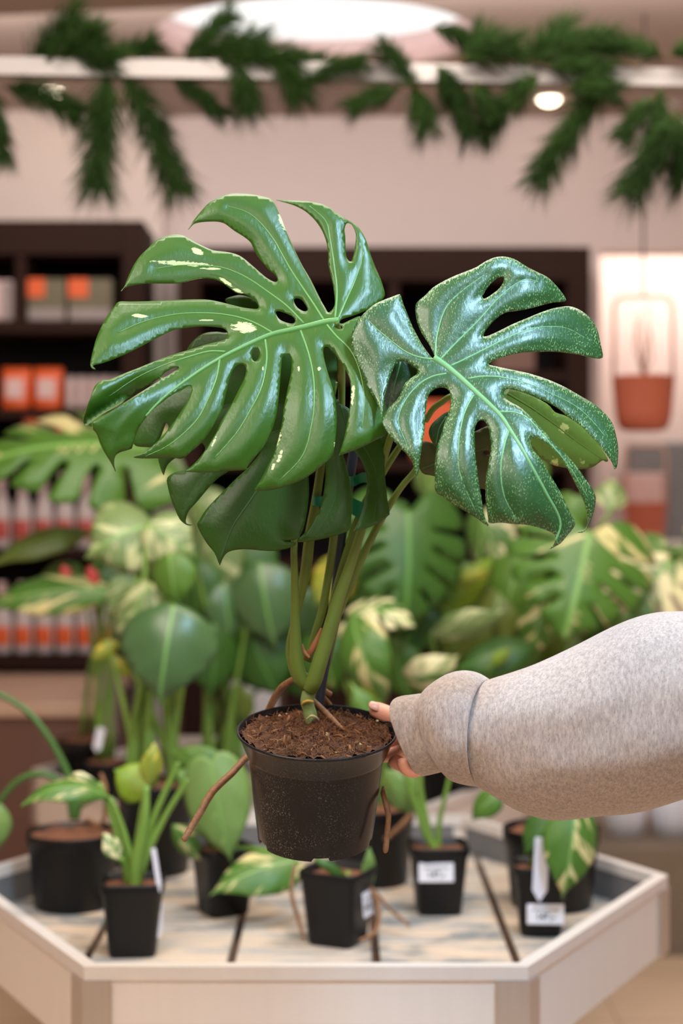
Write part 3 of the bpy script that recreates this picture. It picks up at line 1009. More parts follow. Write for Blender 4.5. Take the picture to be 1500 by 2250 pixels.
# front left square pot
c = on_deck(285, 2108) + Vector((0, 0.045, 0))
r = thing('potted_plant', c, 'variegated seedling in a square black pot with a white tag, front left of the tray', 'potted plant')
top = square_pot(r, c, 0.116, 0.134, 0.08)
d = c.y
lv = [((243, 1752), (45, 1766), 70, d, 'lance', 'v_half', -0.06, 0.75, 0.22), ((218, 1720), (140, 1728), 78, d, 'lance', 'v_white', 0.02, -0.5, 0.3),
      ((322, 1730), (250, 1690), 96, d + .03, 'heart', 'g_lime', 0.02, 0.2, 0.05), ((325, 1726), (340, 1632), 52, d, 'lance', 'v_yellow', 0.0, 0.3, 0.1),
      ((262, 1890), (228, 1830), 46, d - .03, 'lance', 'v_white', 0.0, 0.4, 0.1)]
add_leaves(r, top, lv, 0.0058, 0.03, lean=0.5, spread=0.008)
for pts in ([(298, 1945, d, 11), (308, 1880, d, 11), (345, 1780, d, 8), (385, 1692, d, 7), (392, 1675, d, 5)], [(300, 1945, d, 10), (325, 1870, d, 10), (365, 1790, d, 7), (402, 1730, d, 7), (412, 1712, d, 6)],
            [(296, 1950, d - .01, 13), (300, 1890, d - .01, 14), (318, 1800, d - .01, 10), (321, 1725, d, 8)]):
    a, q = ptube(pts)
    MB().tube(a, q, 10).build('petiole', 'bgstem', r, True)
tag_stick(r, (337, 1864), (352, 1962), 11, c.y - 0.05)
MB().box(c.x + 0.046, c.x + 0.052, c.y - 0.03, c.y + 0.02, c.z + 0.035, c.z + 0.085).build('price_label', 'paper', r)

# pot half left, with three heart leaves
c = on_deck(486, 2020) + Vector((0, 0.05, 0))
r = thing('potted_plant', c, 'heart-leaved plant in a square black pot, left of and behind the held pot', 'potted plant')
top = square_pot(r, c, 0.112, 0.135, 0.5)
d = c.y
add_leaves(r, top, [((462, 1672), (506, 1892), 150, d - .06, 'heart', 'g_light', -0.02, 0.1, 0.05), ((378, 1815), (448, 1892), 52, d - .03, 'lance', 'v_half', 0.0, 0.3),
                    ((650, 1890), (462, 1962), 118, d - .07, 'heart', 'v_half', -0.05, 0.5, 0.1), ((480, 1700), (372, 1650), 90, d + .04, 'heart', 'g_mid', 0.03, -0.3, 0.1),
                    ((455, 1745), (384, 1690), 70, d + .03, 'heart', 'g_mid', 0.0, 0.2, 0.1)], 0.004, 0.03)

# front centre pot with a label on its side
c = on_deck(742, 2084) + Vector((0, 0.045, 0))
r = thing('potted_plant', c, 'small square black pot with a strap leaf, straight below the held pot', 'potted plant')
top = square_pot(r, c, 0.122, 0.138, -0.42)
d = c.y
add_leaves(r, top, [((762, 1934), (690, 1884), 22, d - .02, 'strap', 'g_dark', -0.01, 0.2, 0.15), ((808, 1960), (812, 1862), 34, d + .01, 'lance', 'g_light', 0.0, 0.3, 0.05)], 0.004, 0.01)
price_label(r, c + Vector((0.0545, -0.0190, 0.075)), 0.04, 0.045, 1.15, -0.10)
for pts in ([(648, 1900, d, 4), (640, 1960, d - .02, 4.5), (655, 2020, d - .03, 4.5), (668, 2062, d - .04, 3)], [(812, 1950, d, 5), (832, 1990, d - .02, 5), (826, 2045, d - .05, 5), (790, 2068, d - .08, 4)],
            [(806, 1940, d + .06, 4), (860, 2000, d + .04, 4), (900, 2035, d + .02, 3)]):
    a, q = ptube(pts)
    MB().tube(a, q, 8).build('aerial_root', 'root', r, True)

# centre right labelled pot
c = on_deck(966, 2016) + Vector((0, 0.05, 0))
r = thing('potted_plant', c, 'square black pot with a white price label and green stalks, below the hand', 'potted plant')
top = square_pot(r, c, 0.118, 0.136, 0.06)
price_label(r, P(958, 1917, c.y - 0.0555), 0.069, 0.037, 0.03, -0.12)
d = c.y
for pts in ([(958, 1870, d, 10), (935, 1830, d, 9), (915, 1770, d, 8), (890, 1700, d, 7), (872, 1640, d, 6)], [(952, 1868, d, 8), (935, 1800, d, 8), (922, 1720, d, 7), (930, 1640, d, 6)],
            [(962, 1868, d, 8), (966, 1800, d, 6), (985, 1720, d, 5), (996, 1650, d, 5)]):
    a, q = ptube(pts)
    MB().tube(a, q, 10).build('petiole', 'bgstem', r, True)
leaf(r, (850, 1690), (905, 1790), 70, d + .08, 'lance', 'g_light', 0, 0.3)
leaf(r, (1105, 1735), (1036, 1800), 62, d + .05, 'lance', 'g_mid', 0, 0.3)
leaf(r, (996, 1655), (1085, 1700), 70, d + .02, 'heart', 'g_mid', 0, 0.3)

# right labelled pot with the pointed tag
c = on_deck(1192, 2062) + Vector((0, 0.042, 0))
r = thing('potted_plant', c, 'square black pot with a pointed white tag and a hanging heart-shaped leaf', 'potted plant')
top = square_pot(r, c, 0.104, 0.132, -0.06)
price_label(r, P(1198, 2009, c.y - 0.046), 0.069, 0.037, -0.05, -0.10)
tag_stick(r, (1191, 1840), (1184, 1982), 32, c.y - 0.057)
d = c.y
add_leaves(r, top, [((1262, 1790), (1236, 1972), 122, d - .075, 'heart', 'v_half', -0.02, -0.2, 0.08), ((1218, 1790), (1150, 1880), 86, d + .0, 'heart', 'g_dark', 0.0, 0.2, 0.1)], 0.004, 0.05)

# big round pots at the back of the front tray
c = on_deck(1240, 2005) + Vector((-0.018, 0.06, 0))
r = thing('potted_plant', c, 'round black pot behind the pot with the pointed tag, near the right corner', 'potted plant')
top = round_pot(r, c, 0.099, 0.158, 0.9)
a, q = ptube([(1300, 1830, c.y, 6), (1298, 1780, c.y, 6), (1285, 1700, c.y + .02, 5)])
MB().tube(a, q, 8).build('stake', 'tie', r, True)
add_leaves(r, top, [((1260, 1720), (1180, 1790), 90, c.y + .03, 'heart', 'g_dark', 0, 0.2)], 0.004, 0.04)
c = on_deck(820, 1957) + Vector((0, 0.08, 0))
r = thing('potted_plant', c, 'round black pot standing directly behind the held pot', 'potted plant')
top = round_pot(r, c, 0.092, 0.165, 0.9)
a, q = ptube([(906, 1785, c.y - .06, 6), (880, 1815, c.y - .12, 6), (845, 1845, c.y - .14, 5)])
MB().tube(a, q, 8).build('aerial_root', 'root', r, True)
add_leaves(r, top, [((850, 1640), (770, 1500), 80, c.y, 'heart', 'g_mid'), ((880, 1700), (905, 1760), 60, c.y - .02, 'lance', 'g_light')], 0.004, 0.05)

# tall philodendron with the big drooping blue-green leaf
c = on_deck(338, 1922) + Vector((0, 0.03, 0))
r = thing('philodendron', c, 'tall philodendron in a black pot with one large drooping blue-green leaf', 'potted plant')
top = round_pot(r, c, 0.088, 0.20, 0.95)
d = c.y
add_leaves(r, top, [((382, 1328), (350, 1545), 216, d - .12, 'ovate', 'g_blue', -0.02, 0.12, 0.10), ((330, 1280), (268, 1430), 120, d, 'ovate', 'v_pale', 0.0, 0.5), ((300, 1250), (248, 1380), 90, d + .06, 'ovate', 'v_pale', 0.0, -0.3),
                    ((338, 1150), (190, 1222), 180, d + .1, 'ovate', 'v_pale', -0.06, 0.3, 0.2), ((322, 1150), (428, 1222), 130, d + .05, 'ovate', 'v_pale', 0.0, -0.2), ((372, 1215), (392, 1335), 100, d - .05, 'ovate', 'g_mid', 0.0, 0.3),
                    ((322, 1185), (330, 1270), 100, d + .12, 'heart', 'v_pale', 0.0, -0.2), ((352, 1240), (405, 1318), 84, d, 'heart', 'g_mid', 0.0, 0.4),
                    ((262, 1410), (200, 1448), 40, d + .05, 'lance', 'v_yellow'), ((245, 1440), (285, 1490), 36, d + .05, 'lance', 'v_yellow')], 0.0065, 0.04, lean=0.3, spread=0.045)
for pts in ([(282, 1700, d, 8), (292, 1600, d, 8), (312, 1500, d - .02, 8), (330, 1400, d - .03, 6)], [(370, 1690, d, 8), (385, 1600, d, 8), (400, 1500, d, 8), (430, 1350, d, 6)]):
    a, q = ptube(pts)
    MB().tube(a, q, 10).build('petiole', 'bgstem', r, True)

# ------------------------------------------------------------------ plants on the second table
def deck2(px, d):
    return Vector(((px - 750) / F * d, d, ZD))


c = deck2(232, 4.15)
r = thing('anthurium', c, 'red-flowered plant with long leaves reaching left over the bottles, white tag in its pot', 'potted plant')
top = round_pot(r, c, 0.055, 0.12, 0.95)
d = 3.95
tag_stick(r, (222, 1600), (212, 1652), 17, 4.08)
add_leaves(r, top, [((200, 1168), (-20, 1240), 74, d, 'lance', 'g_olive', -0.05, 0.6, 0.12), ((258, 1300), (-30, 1330), 105, d - .05, 'lance', 'v_half', -0.05, 0.5, 0.12),
                    ((175, 1240), (70, 1315), 74, d + .1, 'lance', 'g_mid', 0, 0.4), ((250, 1245), (180, 1335), 96, d, 'heart', 'g_dark', 0, 0.2),
                    ((210, 1215), (345, 1262), 44, d, 'lance', 'v_pale', 0, 0.3)], 0.0045, 0.1, lean=0.25)
for px, py in ((150, 1270), (207, 1272)):
    leaf(r, (px - 12, py - 30), (px + 6, py + 22), 26, d - .06, 'lance', 'flower', name='bloom')

c = deck2(190, 4.30)
r = thing('monstera', c, 'monstera with a wide cream and green leaf spreading at the far left above the bottles', 'potted plant')
top = round_pot(r, c, 0.085, 0.16, 0.95)
add_leaves(r, top, [((330, 985), (-70, 1025), 300, 3.85, 'split', 'v_half', -0.1, 0.75, 0.1), ((330, 1010), (420, 1075), 90, 4.1, 'heart', 'v_pale', 0, 0.2)], 0.006, 0.25, lean=0.15)

c = deck2(488, 4.05)
r = thing('philodendron', c, 'dark green philodendron in a black pot left of the held plant stems', 'potted plant')
top = round_pot(r, c, 0.07, 0.13, 0.95)
d = 4.0
lv = [((425, 1230), (446, 1375), 120, d, 'ovate', 'g_dark', 0, 0.2), ((490, 1280), (502, 1415), 96, d - .03, 'ovate', 'g_blue', 0, -0.3), ((570, 1235), (605, 1425), 165, d - .05, 'ovate', 'g_blue', 0, 0.15),
      ((548, 1390), (612, 1530), 150, d, 'ovate', 'g_dark', 0, 0.2), ((470, 1370), (462, 1535), 130, d - .05, 'ovate', 'g_dark', 0, -0.3), ((450, 1150), (505, 1320), 130, d + .08, 'ovate', 'v_pale', 0, 0.3),
      ((520, 1190), (600, 1300), 130, d + .1, 'heart', 'g_dark', 0, 0.1), ((430, 1095), (500, 1180), 110, d + .1, 'heart', 'v_pale', 0, 0.1), ((410, 1170), (425, 1280), 44, d - .1, 'lance', 'g_dark', 0, 0.5),
      ((640, 1440), (690, 1540), 110, d + .05, 'heart', 'g_dark', 0, 0.2), ((520, 1500), (540, 1600), 70, d, 'lance', 'g_olive', 0, 0.6), ((400, 1280), (350, 1390), 120, d + .15, 'heart', 'g_mid', 0, 0.2), ((455, 1290), (395, 1420), 120, d + .2, 'heart', 'g_dark', 0, -0.2), ((540, 1380), (505, 1500), 110, d + .1, 'heart', 'g_mid', 0, 0.2), ((640, 1300), (650, 1440), 130, d + .15, 'heart', 'g_blue', 0, 0.1)]
add_leaves(r, top, lv, 0.0055, 0.05, lean=0.3, spread=0.05)

c = deck2(790, 3.95)
r = thing('monstera', c, 'dark green split-leaf monstera behind the stems of the held plant', 'potted plant')
top = round_pot(r, c, 0.095, 0.18, 0.95)
d = 3.8
add_leaves(r, top, [((896, 1120), (888, 1385), 290, d, 'split', 'g_dark', -0.05, -0.25, 0.08), ((770, 1350), (912, 1372), 120, d - .15, 'split', 'v_white', -0.05, -0.7, 0.2), ((775, 1350), (850, 1530), 120, d - .2, 'lance', 'v_half', -0.05, 0.3, 0.25),
                    ((760, 1240), (690, 1330), 110, d + .1, 'heart', 'v_yellow', 0, 0.3), ((840, 1240), (800, 1420), 140, d + .08, 'heart', 'g_dark', 0, 0.3), ((930, 1190), (1000, 1330), 120, d + .1, 'heart', 'g_mid', 0, 0.3),
                    ((800, 1470), (790, 1590), 70, d, 'lance', 'g_lime', 0, 0.6), ((840, 1110), (790, 1230), 150, d + .15, 'split', 'g_dark', 0, 0.2), ((700, 1400), (740, 1520), 130, d + .15, 'heart', 'v_few', 0, 0.2), ((860, 1400), (900, 1540), 110, d + .1, 'lance', 'g_mid', 0, 0.3), ((930, 1330), (890, 1450), 110, d + .15, 'heart', 'g_dark', 0, 0.2)], 0.006, 0.06, lean=0.3, spread=0.03)

c = deck2(985, 4.0)
r = thing('philodendron', c, 'yellow-green plant with long cream leaves above the sweatshirt cuff', 'potted plant')
top = round_pot(r, c, 0.095, 0.17, 0.95)
d = 3.9
add_leaves(r, top, [((950, 1360), (1085, 1225), 84, d + .1, 'lance', 'g_lime', 0, 0.3), ((980, 1290), (1080, 1250), 40, d, 'lance', 'v_yellow', 0, 0.6), ((945, 1395), (1110, 1345), 78, d - .05, 'lance', 'v_pale', -0.05, 0.5),
                    ((1090, 1345), (960, 1450), 90, d + .05, 'lance', 'g_olive', 0, 0.2), ((1100, 1300), (1075, 1440), 120, d + .1, 'heart', 'g_olive', 0, 0.2), ((1060, 1130), (1120, 1300), 110, d + .25, 'heart', 'v_white', 0, 0.2),
                    ((900, 1490), (1010, 1440), 80, d - .2, 'heart', 'v_white', 0, 0.3, 0.3), ((1180, 1420), (1000, 1470), 90, d - .05, 'lance', 'g_dark', 0, 0.4), ((1080, 1460), (1120, 1425), 30, d - .1, 'lance', 'g_lime', 0, 0.2),
                    ((940, 1020), (1010, 1110), 120, d + .3, 'heart', 'g_light', 0, 0.2), ((1010, 1240), (985, 1370), 110, d + .2, 'heart', 'v_few', 0, 0.2), ((1150, 1400), (1090, 1500), 110, d + .1, 'heart', 'g_mid', 0, 0.3), ((1040, 1480), (940, 1560), 110, d + .1, 'heart', 'g_mid', 0, 0.3)], 0.005, 0.05, lean=0.3, spread=0.04)

c = deck2(1060, 4.22)
r = thing('monstera', c, 'half cream variegated split-leaf monstera above the sleeve', 'potted plant')
top = round_pot(r, c, 0.085, 0.19, 0.95)
d = 3.75
add_leaves(r, top, [((1296, 1165), (1240, 1402), 330, d, 'split', 'v_half', -0.08, -0.1, 0.08), ((1340, 1125), (1345, 1050), 76, d + .1, 'lance', 'v_pale', 0.05, 0.2), ((1262, 1090), (1240, 1170), 90, d + .2, 'heart', 'g_mid', 0, 0.2),
                    ((1190, 1330), (1170, 1440), 100, d + .15, 'heart', 'v_half', 0, 0.2), ((1320, 1330), (1330, 1450), 100, d + .2, 'heart', 'g_dark', 0, 0.2), ((1180, 1010), (1130, 1110), 80, d + .35, 'heart', 'g_mid', 0, 0.2), ((1400, 1240), (1380, 1380), 130, d + .25, 'heart', 'g_mid', 0, 0.2), ((1140, 1230), (1110, 1360), 130, d + .25, 'heart', 'g_mid', 0, 0.2), ((1260, 1400), (1220, 1500), 120, d + .25, 'heart', 'g_olive', 0, 0.2)],
           0.006, 0.06, lean=0.3, spread=0.03)
c = deck2(998, 4.46)
r = thing('monstera', c, 'white variegated monstera at the right edge above the sleeve', 'potted plant')
top = round_pot(r, c, 0.075, 0.15, 0.95)
add_leaves(r, top, [((1475, 1230), (1340, 1405), 250, 3.9, 'split', 'v_white', -0.05, 0.2, 0.1), ((1500, 1200), (1600, 1300), 180, 4.0, 'split', 'v_white', 0, 0.2)], 0.006, 0.12, lean=0.2)

c = deck2(556, 4.72)
r = thing('vase', c, 'tall white ceramic pot seen through the stems behind the plants', 'vase')
MB().lathe([(0.0005, 0), (0.06, 0), (0.075, 0.04), (0.08, 0.18), (0.07, 0.30), (0.066, 0.31), (0.06, 0.30), (0.06, 0.05), (0.0005, 0.05)], 40, Matrix.Translation(c)).build('body', 'ceramic', r, True)

# ================================================================== RAIL AND PINE GARLAND
a, c = P(-160, 146, 3.55), P(1660, 177, 3.65)
rl = thing('hanging_rail', (a + c) / 2, 'white rail hanging below the ceiling, carrying the pine garland', 'rail')
t_ = (c - a).normalized()
up = Vector((0, 0, 1)); bk = t_.cross(up)
vs = [p + bk * sy * 0.02 + up * sz * 0.021 for p in (a, c) for sy in (-1, 1) for sz in (-1, 1)]
MB().add(vs, [(0, 1, 3, 2), (4, 6, 7, 5), (0, 4, 5, 1), (2, 3, 7, 6), (1, 5, 7, 3), (0, 2, 6, 4)]).build('bar', 'beam', rl)
for s in (0.03, 0.97):
    p = a.lerp(c, s)
    MB().tube([p + up * 0.02, Vector((p.x, p.y, ZC))], 0.004, 6).build('hanger', 'cable', rl, True)

gar = thing('pine_garland', (a + c) / 2 + up * 0.03, 'dark green long-needled pine garland draped along the white rail', 'garland')
path = [a.lerp(c, s) + up * (0.028 + 0.012 * math.sin(s * 40)) + bk * (0.0 + 0.01 * math.cos(s * 33)) for s in np.linspace(0, 1, 60)]
MB().tube(path, 0.007, 6).build('wire', 'twig', gar, True)
sprays = [((60, 150), (165, 45), 74), ((95, 150), (215, 75), 62), ((210, 150), (340, 95), 46), ((150, 140), (250, 135), 60), ((235, 160), (212, 412), 78), ((275, 165), (390, 415), 72),
          ((370, 165), (488, 256), 40), ((10, 190), (170, 250), 56), ((-20, 200), (8, 355), 44), ((400, 145), (505, 32), 44), ((420, 130), (570, 90), 64), ((470, 140), (650, 130), 60), ((520, 130), (545, 235), 64),
          ((600, 130), (655, 205), 60), ((655, 190), (795, 135), 40), ((620, 150), (720, 140), 50), ((880, 195), (772, 238), 44), ((905, 190), (935, 276), 58), ((920, 200), (845, 105), 46), ((960, 150), (1035, 295), 56),
          ((950, 60), (1045, 100), 40), ((1010, 130), (1125, 105), 66), ((1020, 140), (1060, 80), 60), ((1150, 140), (1245, 65), 66), ((1165, 140), (1330, 90), 66), ((1200, 150), (1330, 155), 50), ((1185, 165), (1062, 292), 58),
          ((1330, 190), (1178, 402), 64), ((1235, 200), (1345, 200), 52), ((1460, 130), (1335, 90), 46), ((1470, 125), (1540, 100), 40), ((1490, 250), (1388, 418), 74), ((1440, 215), (1365, 300), 46), ((1485, 240), (1505, 395), 74),
          ((1450, 190), (1440, 350), 50), ((960, 145), (1000, 210), 40), ((1040, 180), (1075, 250), 44)]
for k, (p0, p1, wd) in enumerate(sprays):
    rn = random.Random(k)
    off = rn.uniform(-0.05, 0.05)
    A = P(p0[0], p0[1], 3.57 + off * 0.4)
    B = P(p1[0], p1[1], 3.57 + off)
    ln = (B - A).length
    midp = (A + B) / 2 + Vector((0, 0, 0.10 * ln))
    cv = lambda s: A * (1 - s) ** 2 + midp * 2 * s * (1 - s) + B * s * s
    b = MB()
    b.tube([cv(s) for s in np.linspace(0, 0.92, 8)], [0.0035] * 7 + [0.0015], 6, 1)
    nl = wd / F * 3.57 * 1.3
    for i in range(int(520 * max(0.6, ln / 0.2))):
        s = rn.random() ** 0.8
        p = cv(s * 0.95)
        tg = (cv(min(1, s + 0.02)) - cv(max(0, s - 0.02))).normalized()
        th = rn.uniform(0, 2 * PI)
        e1 = tg.orthogonal().normalized(); e2 = tg.cross(e1)
        sd = e1 * math.cos(th) + e2 * math.sin(th)
        dr = (tg * rn.uniform(0.7, 1.2) + sd * rn.uniform(0.4, 1.1)).normalized()
        l_ = nl * rn.uniform(0.7, 1.15)
        tip_ = p + dr * l_ + Vector((0, 0, -0.12 * l_))
        mid_ = p + dr * l_ * 0.5
        w1 = dr.orthogonal().normalized() * 0.0011
        w2 = dr.cross(w1).normalized() * 0.0011
        n0 = [p + w1, p - w1 * 0.5 + w2, p - w1 * 0.5 - w2, mid_ + w1, mid_ - w1 * 0.5 + w2, mid_ - w1 * 0.5 - w2, tip_]
        b.add(n0, [(0, 1, 4, 3), (1, 2, 5, 4), (2, 0, 3, 5), (3, 4, 6), (4, 5, 6), (5, 3, 6)])
    b.build('spray', ['needle', 'twig'], gar, True)


# ================================================================== THE HELD MONSTERA
DP = 1.88                                   # distance of the pot's axis
rimc = P(696, 1604, DP)
TILT = Matrix.Translation(rimc) @ Matrix.Rotation(math.radians(1.2), 4, 'Y') @ Matrix.Rotation(math.radians(12), 4, 'X')
mon = thing('monstera', rimc + Vector((0, 0, -0.14)), 'large speckled monstera held up in a black nursery pot by a hand', 'potted plant')


def on_soil(px, py, up=0.005):
    """point of the soil plane seen at a pixel"""
    n = (TILT.to_3x3() @ Vector((0, 0, 1))).normalized()
    p0 = TILT @ Vector((0, 0, -0.012 + up))
    o = Vector((0, 0, H))
    r_ = (P(px, py, 1.0) - o)
    return o + r_ * ((p0 - o).dot(n) / r_.dot(n))


# pot: conical, stepped collar, rolled lip, drain notches in the foot
prof = [(0.0005, -0.1385), (0.069, -0.1385), (0.0695, -0.1415), (0.0715, -0.1415), (0.0718, -0.139), (0.0722, -0.134), (0.078, -0.088), (0.0835, -0.0330), (0.0840, -0.0312), (0.0862, -0.0300), (0.0868, -0.0285),
        (0.0955, -0.0060), (0.0972, -0.0040), (0.0988, -0.0026), (0.0990, -0.0010), (0.0982, 0.0), (0.0965, -0.0002), (0.0955, -0.0016), (0.0940, -0.0070), (0.0850, -0.0300), (0.080, -0.04)]
N_ = 160
b = MB().lathe(prof, N_)
notch = [(-92, -76), (-20, -6), (60, 74), (130, 144), (200, 214)]
for k in (2, 3, 4):
    for j in range(N_):
        an = math.degrees(2 * PI * j / N_)
        an = an - 360 if an > 225 else an
        if any(lo < an < hi for lo, hi in notch):
            i = k * N_ + j
            x, y, z = b.v[i]
            b.v[i] = (x, y, -0.1350)
b.v = [tuple(TILT @ Vector(q)) for q in b.v]
smooth_by_angle(b.build('pot', 'heldpot', mon, True), 0.5)

# soil: lumpy peat with fibres and chips
vs, fs, ix = [], [], []
NR, NA = 70, 150
for k in range(NR + 1):
    for j in range(NA):
        an = 2 * PI * j / NA
        rr = 0.0918 * k / NR
        p = Vector((rr * math.cos(an), rr * math.sin(an), 0))
        z = -0.0065 + 0.008 * noise.noise(p * 45) + 0.011 * (0.35 - abs(noise.noise(p * 80))) + 0.006 * noise.noise(p * 120 + Vector((5, 1, 2))) + 0.0042 * noise.noise(p * 230) + 0.0020 * noise.noise(p * 480)
        z += 0.003 * max(0, -math.sin(an)) * (k / NR) ** 2 - 0.009 * max(0, math.sin(an)) * (k / NR) ** 3
        z = max(z, -0.0125 if k > NR - 4 else -1)
        vs.append(TILT @ Vector((p.x, p.y, z)))
for k in range(NR):
    for j in range(NA):
        fs.append((k * NA + j, k * NA + (j + 1) % NA, (k + 1) * NA + (j + 1) % NA, (k + 1) * NA + j))
b = MB(); b.add(vs, fs, 0)
rn = random.Random(3)
for k in range(2600):
    an, rr = rn.uniform(0, 2 * PI), 0.088 * math.sqrt(rn.random())
    p = Vector((rr * math.cos(an), rr * math.sin(an), -0.0065 + rn.uniform(-0.001, 0.006) - 0.006 * max(0, math.sin(an)) * (rr / 0.093) ** 3 + 0.003 * max(0, -math.sin(an))))
    dr = Vector((rn.uniform(-1, 1), rn.uniform(-1, 1), rn.uniform(-0.25, 0.55))).normalized()
    L = rn.uniform(0.004, 0.016)
    sd = dr.orthogonal().normalized() * rn.uniform(-0.3, 0.3) * L
    q = [TILT @ p, TILT @ (p + dr * L * 0.5 + sd), TILT @ (p + dr * L)]
    ra = rn.uniform(0.0002, 0.00045) if k > 200 else rn.uniform(0.0008, 0.0022)
    b.tube(q, [ra, ra, ra * 0.5], 5, 0 if k % 3 == 0 else 1, flat=0.6)
for k in range(15):
    an, rr = rn.uniform(0, 2 * PI), 0.088 * math.sqrt(rn.random())
    p = Vector((rr * math.cos(an), rr * math.sin(an), -0.001 - 0.004 * max(0, math.sin(an))))
    s = rn.uniform(0.0007, 0.0030)
    q = TILT @ p
    vv = [q + Vector((x * s * rn.uniform(.6, 1.4), y * s * rn.uniform(.6, 1.2), z * s * rn.uniform(.6, 1.1))) for x, y, z in ((1, 0, 0), (-1, 0, 0), (0, 1, 0), (0, -1, 0), (0, 0, 1), (0, 0, -1))]
    b.add(vv, [(0, 2, 4), (2, 1, 4), (1, 3, 4), (3, 0, 4), (2, 0, 5), (1, 2, 5), (3, 1, 5), (0, 3, 5)], 2)
for pts in ([(610, 1632), (640, 1622), (665, 1606), (690, 1598), (705, 1594)], [(660, 1640), (665, 1628), (700, 1618), (730, 1612)], [(590, 1640), (615, 1632), (640, 1640)], [(712, 1592), (718, 1580), (735, 1583), (752, 1600)], [(810, 1588), (815, 1600), (828, 1612)]):
    q = crom([tuple(on_soil(x, y, 0.007)) for x, y in pts], 5)
    b.tube([Vector(p) for p in q], 0.0011, 6, 1)
b.build('soil', ['peat', 'fibre', 'chip'], mon, True)


# ------------------------------------------------------------------ trunk, stalks, stake, ties, roots
def part_tube(name, pts, mat, n=14, k=6, parent=mon, flat=1.0):
    a_, r_ = ptube(pts, k=k)
    return MB().tube(a_, r_, n, flat=flat).build(name, mat, parent, True)


part_tube('trunk', [(684, 1590, 1.915, 13), (682, 1572, 1.915, 15), (678, 1556, 1.914, 14), (675, 1541, 1.913, 15.5), (679, 1520, 1.912, 15.5), (682, 1508, 1.911, 18), (672, 1496, 1.911, 15), (664, 1482, 1.912, 11)], 'trunk')
part_tube('growth_ring', [(663, 1549, 1.905, 2.2), (668, 1543, 1.902, 3.4), (677, 1540, 1.9005, 3.4), (688, 1542, 1.902, 2.6)], 'yellow', 8)
part_tube('growth_ring', [(674, 1580, 1.902, 1.8), (684, 1573, 1.8985, 2.8), (694, 1576, 1.8995, 2.4), (700, 1583, 1.904, 1.5)], 'chip', 8)
# stalk to the middle leaf's left
part_tube('petiole', [(676, 1508, 1.911, 14), (664, 1496, 1.908, 15), (656, 1476, 1.906, 16), (651, 1450, 1.904, 15.5), (649, 1400, 1.90, 12.5), (648, 1330, 1.895, 9.5), (647, 1260, 1.89, 8), (646, 1200, 1.885, 7.5), (655, 1100, 1.875, 7), (680, 980, 1.865, 7)], 'stem')
part_tube('petiole', [(655, 1500, 1.925, 8), (642, 1470, 1.925, 8), (635, 1430, 1.925, 8), (640, 1390, 1.92, 7), (655, 1340, 1.92, 7.5), (672, 1250, 1.918, 12), (680, 1180, 1.915, 11.5), (692, 1110, 1.912, 10), (704, 1030, 1.91, 9), (715, 930, 1.90, 8), (735, 840, 1.88, 8)], 'stem')
# tall stalk of the big left leaf
part_tube('petiole', [(676, 1455, 1.93, 8), (690, 1400, 1.935, 9), (708, 1340, 1.935, 9.5), (722, 1260, 1.935, 9), (733, 1180, 1.93, 9), (742, 1080, 1.925, 8.5), (747, 980, 1.915, 8), (750, 880, 1.895, 8), (750, 800, 1.865, 8), (746, 745, 1.835, 8), (738, 706, 1.812, 7)], 'stem')
# stalk of the speckled right leaf: thick sheath that narrows
part_tube('petiole', [(680, 1514, 1.908, 17), (690, 1494, 1.902, 18), (704, 1450, 1.90, 17), (722, 1390, 1.90, 16), (742, 1320, 1.90, 14), (765, 1255, 1.90, 12), (786, 1190, 1.90, 10), (806, 1130, 1.90, 9), (828, 1060, 1.895, 8.5), (850, 985, 1.885, 8), (880, 900, 1.865, 8), (915, 830, 1.82, 8), (945, 795, 1.770, 7)], 'stem')
part_tube('petiole', [(726, 1400, 1.925, 9), (744, 1340, 1.925, 11), (765, 1290, 1.925, 11), (800, 1215, 1.925, 9), (838, 1140, 1.92, 8), (878, 1075, 1.915, 7), (915, 1030, 1.91, 6.5), (945, 985, 1.90, 6)], 'stem')
part_tube('petiole', [(712, 1430, 1.945, 8), (735, 1330, 1.945, 13), (755, 1250, 1.945, 13), (775, 1180, 1.945, 11), (800, 1110, 1.945, 9), (840, 1040, 1.94, 8), (872, 990, 1.93, 7), (900, 950, 1.915, 6)], 'stem')
part_tube('petiole', [(722, 1460, 1.955, 5), (738, 1380, 1.955, 6), (760, 1300, 1.955, 5), (790, 1230, 1.95, 3)], 'stem')
part_tube('petiole', [(935, 925, 1.87, 6), (950, 900, 1.86, 7), (970, 884, 1.85, 7), (1000, 868, 1.84, 6.5), (1080, 860, 1.83, 6)], 'stem')
part_tube('husk', [(668, 1448, 1.915, 3), (682, 1432, 1.910, 7), (694, 1412, 1.908, 7), (706, 1380, 1.908, 2)], 'husk', 8, flat=0.4)
part_tube('husk', [(664, 1415, 1.913, 1), (668, 1432, 1.912, 4), (680, 1445, 1.908, 3)], 'husk', 8, flat=0.4)
part_tube('stake', [(700, 1552, 1.950, 12), (706, 1510, 1.950, 11), (722, 1410, 1.950, 10.5), (736, 1310, 1.95, 10.5), (746, 1210, 1.95, 11), (756, 1140, 1.95, 11), (768, 1050, 1.95, 11), (778, 985, 1.95, 11), (790, 900, 1.95, 11)], 'stake')


